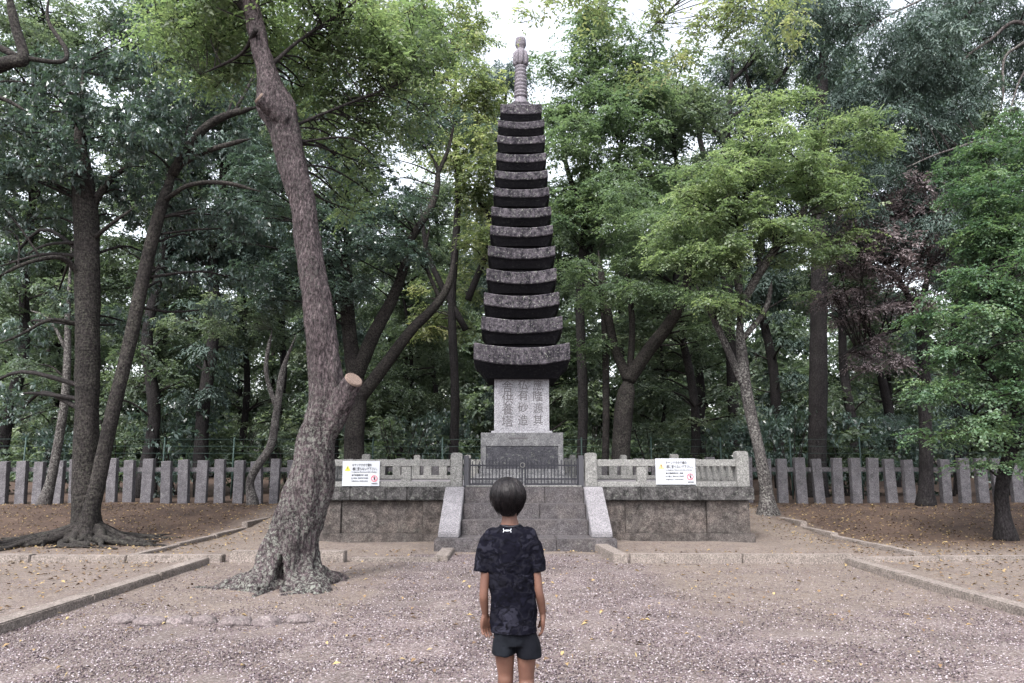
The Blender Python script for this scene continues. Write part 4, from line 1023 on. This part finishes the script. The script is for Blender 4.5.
# thin leaning stems in front of / at the fence on the left
Y = 18.7
tree('thin_tree', 'thin grey leaning stem crossing the left fence beside the twin tree', [(42, 512, 6, Y), (52, 475, 5, Y), (62, 420, 4.5, Y), (67, 370, 4, Y), (68, 310, 3, Y), (72, 240, 2, Y)], [[(66, 350, 2, Y), (50, 320, 1.5, Y), (30, 310, 1, Y)]],
     [(55, 300, Y+.3, 35, 25, .8), (40, 370, Y+.5, 30, 18, .6)], 'mid', 'leaf_mid', 'bark_grey', cr=.45, fill=.3, seed=141)
Y = 18.9
tree('thin_tree', 'thin crooked mottled stem in front of the fence left of the leaning tree', [(253, 504, 5, Y), (250, 482, 4.5, Y), (258, 465, 4.5, Y), (271, 445, 4.5, Y), (277, 410, 4, Y), (283, 370, 4, Y), (296, 335, 3, Y)], [[(277, 410, 3, Y), (266, 370, 2.5, Y), (272, 330, 2, Y)]],
     [(250, 300, Y+.6, 45, 28, 1.0), (205, 320, Y+1.3, 40, 20, .9)], 'mid', 'leaf_mid', 'bark_grey', cr=.5, fill=.3, seed=151)

# ------------------------------------------------------------------ shrubs behind the fence
def shrub_proto(seed, style, leaf):
    R = np.random.default_rng(seed); t = thing('shrub', 'x', 'shrub', (0, 0, 0), 'shrubs under the trees behind the fences'); cl = []; T = Tubes()
    for i in range(13):
        a = R.random()*2*pi; d = R.random()**.6*1.1; cl.append((cos(a)*d*1.2, sin(a)*d*.8, R.uniform(.3, 2.1), R.uniform(.35, .6)))
    for i in range(5):
        a = R.random()*2*pi; T.tube(catmull([(np.array([0, 0, -.1]), .03), (np.array([cos(a)*.3, sin(a)*.3, .8]), .02), (np.array([cos(a)*.8, sin(a)*.7, 2.0]), .008)], 4), 5)
    T.build('stems', M['twig'], t); crown_obj('leaves', cl, style, M[leaf], seed, t); return t
sp = [shrub_proto(301, 'bgmid', 'leaf_far'), shrub_proto(302, 'bgbroad', 'leaf_broad'), shrub_proto(303, 'bgmaple', 'leaf_mid')]
shr = [(-15, 24, 0, 'dark shrub at the far left edge behind the fence'), (62, 25, 1, 'dark shrub seen just left of the twin trunks'), (120, 26, 0, 'dark shrub right behind the twin trunks'), (178, 24, 1, 'dark shrub left of the broad textured trunk'),
       (232, 25, 0, 'dark shrub right of the broad textured trunk'), (290, 26, 2, 'greener shrub behind the leaning trunk'), (400, 24, 0, 'dark shrub behind the left railing beside the sign'), (440, 25, 1, 'dark shrub behind the left gate side post'),
       (585, 25, 0, 'dark shrub behind the right gate side post'), (655, 26, 2, 'greener shrub behind the right sign'), (700, 25, 0, 'dark shrub right of the right sign'), (745, 26, 1, 'dark shrub behind the mottled tree'), (790, 23.5, 1, 'dark shrub left of the tall straight trunk'),
       (845, 23.5, 0, 'dark shrub right of the tall straight trunk'), (890, 24, 1, 'dark shrub left of the withered tree'), (950, 23.5, 1, 'dark shrub under the bright small maple'), (1005, 24, 0, 'dark shrub at the right edge behind the fence')]
used = set()
for px, D, k, lab in shr:
    p = P(px, 460, D); loc = (p.x, D, ZG(p.x, D)); rz = random.uniform(0, 6.28)
    if k not in used:
        used.add(k); o = sp[k]; o.location = loc; o.rotation_euler = (0, 0, rz); o['label'] = lab
        for ch in o.children: ch.matrix_parent_inverse = Matrix()
    else: copy_tree(sp[k], loc, rz, (random.uniform(.9, 1.3), random.uniform(.85, 1.25)), lab)

def far_wood():
    R = np.random.default_rng(77); cl = []; T = Tubes()
    for i in range(84):
        x = -48+96*(i+R.random())/84; y = R.uniform(40, 60); h = R.uniform(9, 17)
        T.tube([(x, y, -.2, .2), (x+R.normal()*.4, y, h*.5, .15), (x+R.normal(), y, h, .05)], 6)
        for k in range(19):
            cl.append((x+R.normal()*1.6, y+R.normal()*1.5, h*R.uniform(.05, 1.05), R.uniform(1.1, 2.0)))
    V, TT = foliage(cl, 'far', 9); LEAVES[0] += len(V)//4
    o = mobj('distant_wood', quick_mesh('distant_wood', V, np.arange(len(V)).reshape(-1, 4), TT), M['leaf_mid']); tag(o, 'distant green wood showing between the trunks', None, None, 'stuff')
    o = T.build('distant_trunks', M['bark_bg']); tag(o, 'distant thin trunks inside the far wood', None, None, 'stuff')
far_wood()


# ------------------------------------------------------------------ the boy
def boy():
    YB_ = 4.05
    def B(px, py, dy=0.0): return P(px, py, YB_)+Vector((0, dy, 0))
    root = thing('person', 'boy seen from behind in black camouflage T-shirt and black shorts, walking toward the steps', 'person', (B(512, 700).x, YB_, 0))
    skin = NT('tanned skin'); n = skin.noise(9, 5); skin.col(skin.mix(skin.ramp(n, [(.35, 0), (.65, 1)]), (.128, .066, .048), (.095, .046, .034)), .55)
    skin.b.inputs['Subsurface Weight'].default_value = .08; skin.b.inputs['Subsurface Radius'].default_value = (.02, .008, .005); skin.bump(skin.noise(120, 3), .1, .002)
    def loft(T, secs, seg=24):
        """secs: (center, rx, ry) horizontal ellipses"""
        V = []; m = len(secs)
        sec = catmull_e(secs, 5); m = len(sec)
        for c in sec:
            for k in range(seg):
                a = 2*pi*k/seg; V.append((c[0]+cos(a)*c[3], c[1]+sin(a)*c[4], c[2]))
        b = T.n
        for i in range(m-1):
            for k in range(seg): T.F.append((b+i*seg+k, b+i*seg+(k+1) % seg, b+(i+1)*seg+(k+1) % seg, b+(i+1)*seg+k))
        V.append(tuple(sec[0][:3])); V.append(tuple(sec[-1][:3]))
        for k in range(seg): T.F.append((b+(k+1) % seg, b+k, b+m*seg)); T.F.append((b+(m-1)*seg+k, b+(m-1)*seg+(k+1) % seg, b+m*seg+1))
        T.V.append(np.array(V)); T.n += len(V)
    def catmull_e(secs, n):
        Q = [np.array([*c, rx, ry]) for c, rx, ry in secs]; Q = [2*Q[0]-Q[1]]+Q+[2*Q[-1]-Q[-2]]; out = []
        for i in range(1, len(Q)-2):
            a, b, c, d = Q[i-1:i+3]
            for k in range(n):
                t = k/n; out.append(.5*((2*b)+(c-a)*t+(2*a-5*b+4*c-d)*t*t+(3*b-a-3*c+d)*t**3))
        out.append(Q[-2]); out = np.array(out); out[:, 3:] = np.maximum(out[:, 3:], .003); return out
    def S(px, py, wpx, ry, dy=0.0):
        c = B(px, py, dy); return (c, wpx*mpp(YB_, py), ry)
    def blend(o, vox, it=3, fac=.5):
        m = o.modifiers.new('blend', 'REMESH'); m.mode = 'VOXEL'; m.voxel_size = vox; m.use_smooth_shade = True
        m = o.modifiers.new('soft', 'SMOOTH'); m.iterations = it; m.factor = fac
    # body
    T = Tubes()
    hx = B(508, 495).x; hz = B(508, 496).z
    T_head = []
    loft(T, [(Vector((hx, YB_+.035, hz-.112)), .012, .012), (Vector((hx, YB_+.03, hz-.10)), .035, .04), (Vector((hx, YB_+.018, hz-.065)), .056, .07), (Vector((hx, YB_+.008, hz-.02)), .067, .083), (Vector((hx, YB_+.003, hz+.03)), .070, .088), (Vector((hx, YB_, hz+.07)), .056, .072), (Vector((hx, YB_, hz+.092)), .02, .025)])
    nk = B(509.5, 515)
    loft(T, [(B(510, 528, .0), .06, .045), (B(509.7, 522, .0), .045, .043), (nk+Vector((0, .005, 0)), .040, .042), (Vector((hx, YB_+.01, hz-.03)), .04, .05)])
    # torso under the clothes
    loft(T, [S(516, 640, 15, .06), S(511, 625, 16, .065), S(510, 600, 17, .065), S(510, 560, 18, .06), S(510, 545, 17, .055), S(510, 536, 13, .045), S(510, 528, 8, .038)])
    k = 1/mpp(YB_, 600)
    def limb(pts): T.tube(catmull([(p, r) for p, r in pts], 6), 14)
    for sg, sh, el, wr in ((-1, (490, 543), (484, 592), (485.2, 616)), (1, (530, 543), (538.5, 590), (543, 616))):
        shp, elp, wrp = B(*sh), B(el[0], el[1], -.015), B(wr[0], wr[1], .03)
        limb([(shp, .028), ((shp+elp)/2+Vector((sg*.004, 0, 0)), .027), (elp, .0235), ((elp*.6+wrp*.4)+Vector((sg*.002, -.003, 0)), .0235), (wrp, .0165), (wrp+Vector((0, .006, -.02)), .016)])
        # hand: palm then five curled fingers, palm toward the thigh
        pc = wrp+Vector((0, .010, -.045))
        back = -.35 if sg < 0 else .1
        fx = Vector((-sg*.45, -.9 if sg < 0 else -.55, 0)).normalized()          # direction across the knuckles' back
        across = Vector((0, 1, 0)) if sg > 0 else Vector((.75, .66, 0)).normalized()
        thick = Vector((1, 0, 0)) if sg > 0 else Vector((.66, -.75, 0)).normalized()
        inward = thick*(-sg)
        for q in np.linspace(-1, 1, 5):
            a = wrp+across*q*.011; b = wrp+Vector((0, .010, -.066))+across*q*.024
            T.tube(catmull([(a, .011), ((a+b)/2+across*q*.003, .0125), (b, .0095)], 4), 8)
        for q, L, cu in (((-1.0, .044, .75), (-.34, .054, .55), (.36, .057, .40), (1.08, .050, .22)) if sg < 0 else ((-1.0, .040, .6), (-.36, .050, .5), (.32, .053, .42), (.98, .047, .34))):
            b = wrp+Vector((0, .010, -.064))+across*q*.0235
            d = Vector((0, 0, -1)); p = b; pts = [(p, .0078)]
            for j, f in enumerate((.45, .32, .25)):
                ang = cu*(j+.6)*.75; dd = (d*cos(ang)+inward*sin(ang)+across*q*(.16 if sg < 0 else .06)).normalized(); p = p+dd*L*f; pts.append((p, .0074-.0008*j))
            T.tube(catmull(pts, 4), 9)
        th0 = wrp+across*.016+Vector((0, 0, -.02)); d1 = (across*.75+inward*.35+Vector((0, 0, -.75))).normalized(); th1 = th0+d1*.028; th2 = th1+(Vector((0, 0, -1))+inward*.35+across*.15).normalized()*.021; th3 = th2+(Vector((0, 0, -1))+inward*.55).normalized()*.018
        T.tube(catmull([(th0, .011), (th1, .0095), (th2, .0082), (th3, .0068)], 4), 9)
    for sg, hip, kn, ft in ((-1, (504, 636), (505.5, 682), .035), (1, (526.5, 636), (526.5, 682), -.06)):
        hp = B(*hip); kp = B(*kn)+Vector((0, .015 if sg > 0 else .03, 0)); fx = kp.x+sg*.004
        an = Vector((fx, YB_+ft+(.10 if sg < 0 else -.06), .075))
        loft(T, [(hp, .058, .068), ((hp*.5+kp*.5), .050, .056), (kp+Vector((0, 0, .04)), .042, .046), (kp, .040, .044), (kp*.7+an*.3+Vector((0, -.012, 0)), .040, .045), (kp*.4+an*.6+Vector((0, -.006, 0)), .031, .035), (kp*.12+an*.88, .0225, .027), (an, .024, .03), (an+Vector((0, .01, -.03)), .026, .036)], 18)
        T.tube(catmull([(an+Vector((0, -.03, -.045)), .022), (an+Vector((0, .03, -.045)), .027), (an+Vector((sg*.006, .11, -.05)), .025), (an+Vector((sg*.006, .15, -.055)), .015)], 4), 12)
        # shoe
        Sx = Tubes(); Sx.tube(catmull([(an+Vector((0, -.055, -.035)), .02), (an+Vector((0, -.035, -.04)), .034), (an+Vector((0, .04, -.04)), .037), (an+Vector((sg*.008, .12, -.045)), .036), (an+Vector((sg*.008, .165, -.05)), .022)], 5), 16)
        Sx.tube(catmull([(an+Vector((0, 0, -.04)), .036), (an+Vector((0, 0, -.005)), .034)], 3), 14)
        so = Sx.build('shoe', M['iron'], root); blend(so, .006)
        bm = bmesh.new(); poly = []
        for q in range(20):
            a = 2*pi*q/20; poly.append((an.x+sg*.005+cos(a)*.036*(1+.1*sin(a)), an.y+.055+sin(a)*.125))
        prism(bm, poly, 'z', .002, .022, .004); bm_obj('sole', bm, M['signw'], so)
    # face, on the far side
    T.tube(catmull([(Vector((hx, YB_+.085, hz+.015)), .009), (Vector((hx, YB_+.102, hz-.018)), .0115), (Vector((hx, YB_+.088, hz-.026)), .012)], 4), 10)
    T.tube(catmull([(Vector((hx-.022, YB_+.076, hz-.052)), .006), (Vector((hx, YB_+.087, hz-.05)), .008), (Vector((hx+.022, YB_+.076, hz-.052)), .006)], 4), 8)
    for sg in (-1, 1):
        T.tube(catmull([(Vector((hx+sg*.066, YB_+.018, hz-.035)), .006), (Vector((hx+sg*.076, YB_+.002, hz-.015)), .009), (Vector((hx+sg*.078, YB_-.002, hz+.008)), .009), (Vector((hx+sg*.07, YB_+.016, hz+.018)), .006)], 4), 8)
    body = T.build('body', skin.m, root); blend(body, .0036, 4, .5)
    for sg in (-1, 1):
        bm = bmesh.new(); bmesh.ops.create_uvsphere(bm, u_segments=16, v_segments=10, radius=.0115, matrix=Matrix.Translation((hx+sg*.028, YB_+.077, hz+.006))); bm_obj('eye', bm, M['signw'], root, True)
        bm = bmesh.new(); bmesh.ops.create_uvsphere(bm, u_segments=12, v_segments=8, radius=.0055, matrix=Matrix.Translation((hx+sg*.028, YB_+.0845, hz+.006))); bm_obj('iris', bm, M['carve'], root, True)
    # T-shirt
    t = NT('black camouflage jersey'); co = t.scaled((1, 1, 1.6))
    c1 = t.ramp(t.noise(9, 3, .5, co=co, dist=.6), [(.0, (.004, .004, .008)), (.44, (.009, .009, .014)), (.50, (.004, .004, .008)), (.57, (.015, .015, .023)), (.66, (.006, .006, .010))], 'CONSTANT')
    c2 = t.ramp(t.noise(15, 3, .5, co=co, dist=.9), [(0, .8), (.52, .45), (.6, 1.0)], 'CONSTANT')
    t.col(t.mix(1, c1, c2, 'MULTIPLY'), .85); t.b.inputs['Specular IOR Level'].default_value = .05; t.bump(t.noise(7, 5, .55, co=t.scaled((1, 1, .6))), .5, .03, t.bump(t.noise(420, 2), .15, .001)); shirtm = t.m
    T = Tubes()
    loft(T, [S(514, 631.5, 23.2, .100, 0), S(514, 625, 23, .098, 0), S(513.3, 605, 23.2, .09, 0), S(512.3, 585, 23.4, .088, 0), S(511, 565, 24.0, .09, 0), S(510, 550, 24.5, .09, .0), S(510, 541, 25.4, .085, .0), S(510, 535.5, 24, .074, .0), S(510, 531, 19, .062, 0), S(510, 527.5, 13.5, .052, 0), S(510, 524.3, 10.3, .047, 0)], 32)
    for sg, sh, hm in ((-1, (490.5, 537.5), (481.8, 571.5)), (1, (529.5, 537.5), (538.4, 571.5))):
        a, b = B(*sh), B(*hm); m = (a+b)/2
        T.tube(catmull([(a+Vector((-sg*.02, 0, .006)), .045), (a, .046), (m+Vector((sg*.006, 0, .012)), .045), (b+Vector((0, -.002, 0)), .0435)], 6), 18)
    sh = T.build('tshirt', shirtm, root); blend(sh, .0048, 5, .5)
    tex = bpy.data.textures.new('folds', 'CLOUDS'); tex.noise_scale = .065; tex.noise_depth = 2
    m = sh.modifiers.new('folds', 'DISPLACE'); m.texture = tex; m.strength = .022; m.mid_level = .5; m.texture_coords = 'LOCAL'
    for sg in (-1, 1): pass
    dg = bpy.context.evaluated_depsgraph_get(); dg.update()
    from mathutils.bvhtree import BVHTree
    bvh = BVHTree.FromObject(sh, dg); mw = sh.matrix_world.inverted()
    def on(px, py, off=-.002):
        tgt = B(px, py); o = Vector((0, 0, CAMZ)); d = (tgt-o).normalized(); h = bvh.ray_cast(o, d)
        return (h[0] if h[0] is not None else tgt)+d*off
    # emblem between the shoulders: two interlocked arcs
    T = Tubes(); cx, cy = 507.2, 530.6
    for s_ in (1, -1):
        pts = []
        for a in np.linspace(-.25, pi+.25, 15):
            pts.append((*on(cx+3.9*cos(a), cy-s_*1.5+s_*2.0*sin(a), -.003), .0021))
        T.tube(pts, 6)
    T.build('emblem', M['signw'], sh)
    T = Tubes()
    for ring, r in (([(x, 524.6+(1-((x-510)/10.0)**2)*2.2) for x in np.linspace(500.3, 519.7, 9)], .0045),): T.tube([(*on(x, y, .001), r) for x, y in ring], 6)
    T.build('collar', M['iron'], sh)
    # shorts
    t = NT('black shorts cloth'); t.col(t.mix(t.ramp(t.noise(6, 4), [(.4, 0), (.7, 1)]), (.003, .0035, .006), (.007, .0085, .012)), .85); t.b.inputs['Specular IOR Level'].default_value = .12; t.bump(t.noise(10, 4, co=t.scaled((1.4, 1.4, .5))), .5, .02)
    T = Tubes()
    loft(T, [S(513, 616, 19, .075), S(513, 628, 20, .083), S(514.5, 638, 20.5, .085), S(515, 644, 19, .08)], 28)
    loft(T, [S(505, 629, 10, .07), S(503.6, 642, 11.2, .076), S(503.5, 653.5, 11.4, .078, .0)], 22)
    loft(T, [S(524, 629, 11, .07), S(527.5, 642, 12.4, .076), S(529.3, 656.5, 12.4, .078, 0)], 22)
    so = T.build('shorts', t.m, root); blend(so, .005, 3, .5)
    tex = bpy.data.textures.new('folds2', 'CLOUDS'); tex.noise_scale = .06; m = so.modifiers.new('folds', 'DISPLACE'); m.texture = tex; m.strength = .010; m.texture_coords = 'LOCAL'
    # hair
    t = NT('black hair'); hn = t.noise(60, 4, co=t.scaled((1, 1, .25))); t.col(t.mix(t.ramp(hn, [(.4, 0), (.7, 1)]), (.004, .0035, .0045), (.012, .008, .009)), .6); t.b.inputs['Specular IOR Level'].default_value = .25
    T = Tubes(); cy_ = YB_-.004
    loft(T, [(Vector((hx, cy_-.020, hz-.104)), .030, .03), (Vector((hx, cy_-.020, hz-.088)), .046, .045), (Vector((hx, cy_-.017, hz-.055)), .070, .070), (Vector((hx, cy_-.012, hz-.01)), .090, .090), (Vector((hx, cy_-.006, hz+.03)), .093, .098), (Vector((hx, cy_, hz+.068)), .076, .082), (Vector((hx, cy_, hz+.088)), .05, .055), (Vector((hx, cy_, hz+.099)), .018, .02)], 28)
    hr = T.build('hair', t.m, root); blend(hr, .006, 2, .5)
    R = np.random.default_rng(4); T = Tubes()
    C = np.array([hx, cy_-.008, hz-.005]); wh = np.array([hx-.006, cy_-.035, hz+.098])
    for i in range(2600):
        a = R.random()*2*pi; st = R.random()**.7*.55; ln = R.uniform(1.1, 2.0); rj = R.random(); pts = []
        for s in np.linspace(0, 1, 6):
            ph = min(st+s*ln, 2.5 if sin(a) < .3 else 1.75)
            wild = .007 if rj > .9 else 0; rz = .100+rj*.006+wild*s; rr = .092+rj*.006+wild*s; aa = a+s*.25
            if ph < pi/2: x = cos(aa)*sin(ph)*rr*.96; y = sin(aa)*sin(ph)*rr; z = cos(ph)*rz
            else:
                q = (ph-pi/2)/.95; z = -(ph-pi/2)*.108; k2 = 1-.50*min(1, q)**1.5; x = cos(aa)*rr*.96*k2; y = sin(aa)*rr*k2-.012*q
            pts.append((C[0]+x, C[1]+y, C[2]+z, .0022*(1-.7*s)))
        if pts[-1][1] > YB_+.07 and pts[-1][2] < hz+.02: continue
        T.tube(pts, 3)
    t = NT('glossy black strands'); t.col(t.mix(t.ramp(t.noise(140, 2, co=t.scaled((1, 1, .3))), [(.4, 0), (.6, 1)]), (.003, .003, .004), (.012, .009, .010)), .4); t.b.inputs['Specular IOR Level'].default_value = .25
    T.build('strands', t.m, hr)
boy()

# fallen leaves
def litter():
    R = np.random.default_rng(12); n = 42000
    y = 5+R.random(n)**.7*14; x = (R.random(n)*2-1)*(y*.75+.5)
    ax = abs(x-.2); keep = ((ax > 4.9) & (R.random(n) < .55)) | (R.random(n) < np.where(y < 11.5, .12, .3)) ; keep &= ~((y > 12) & (ax < 4.6)); x, y = x[keep], y[keep]; n = len(x)
    z = np.array([ZG(float(a), float(b)) for a, b in zip(x, y)])+.022
    a = R.random(n)*2*pi; D = np.stack([np.cos(a), np.sin(a), R.normal(size=n)*.2], 1); N = unit(np.stack([R.normal(size=n)*.3, R.normal(size=n)*.3, np.ones(n)], 1))
    L = R.uniform(.03, .07, n); wd = L*.5; k = R.random(n) < .5; wd[k] = .006
    V, T = leaf_geo(np.stack([x, y, z], 1), unit(D), N, L, wd, R.random(n))
    t = NT('fallen leaves'); c = t.ramp(t.attr('tint'), [(0, (.07, .045, .03)), (.5, (.17, .11, .06)), (.85, (.30, .22, .10)), (.992, (.26, .20, .11)), (1, (.38, .29, .09))]); t.col(c, .8)
    tag(mobj('leaf_litter', quick_mesh('leaf_litter', V, np.arange(len(V)).reshape(-1, 4), T), t.m), 'dry fallen leaves scattered over the ground', None, None, 'stuff')
litter()
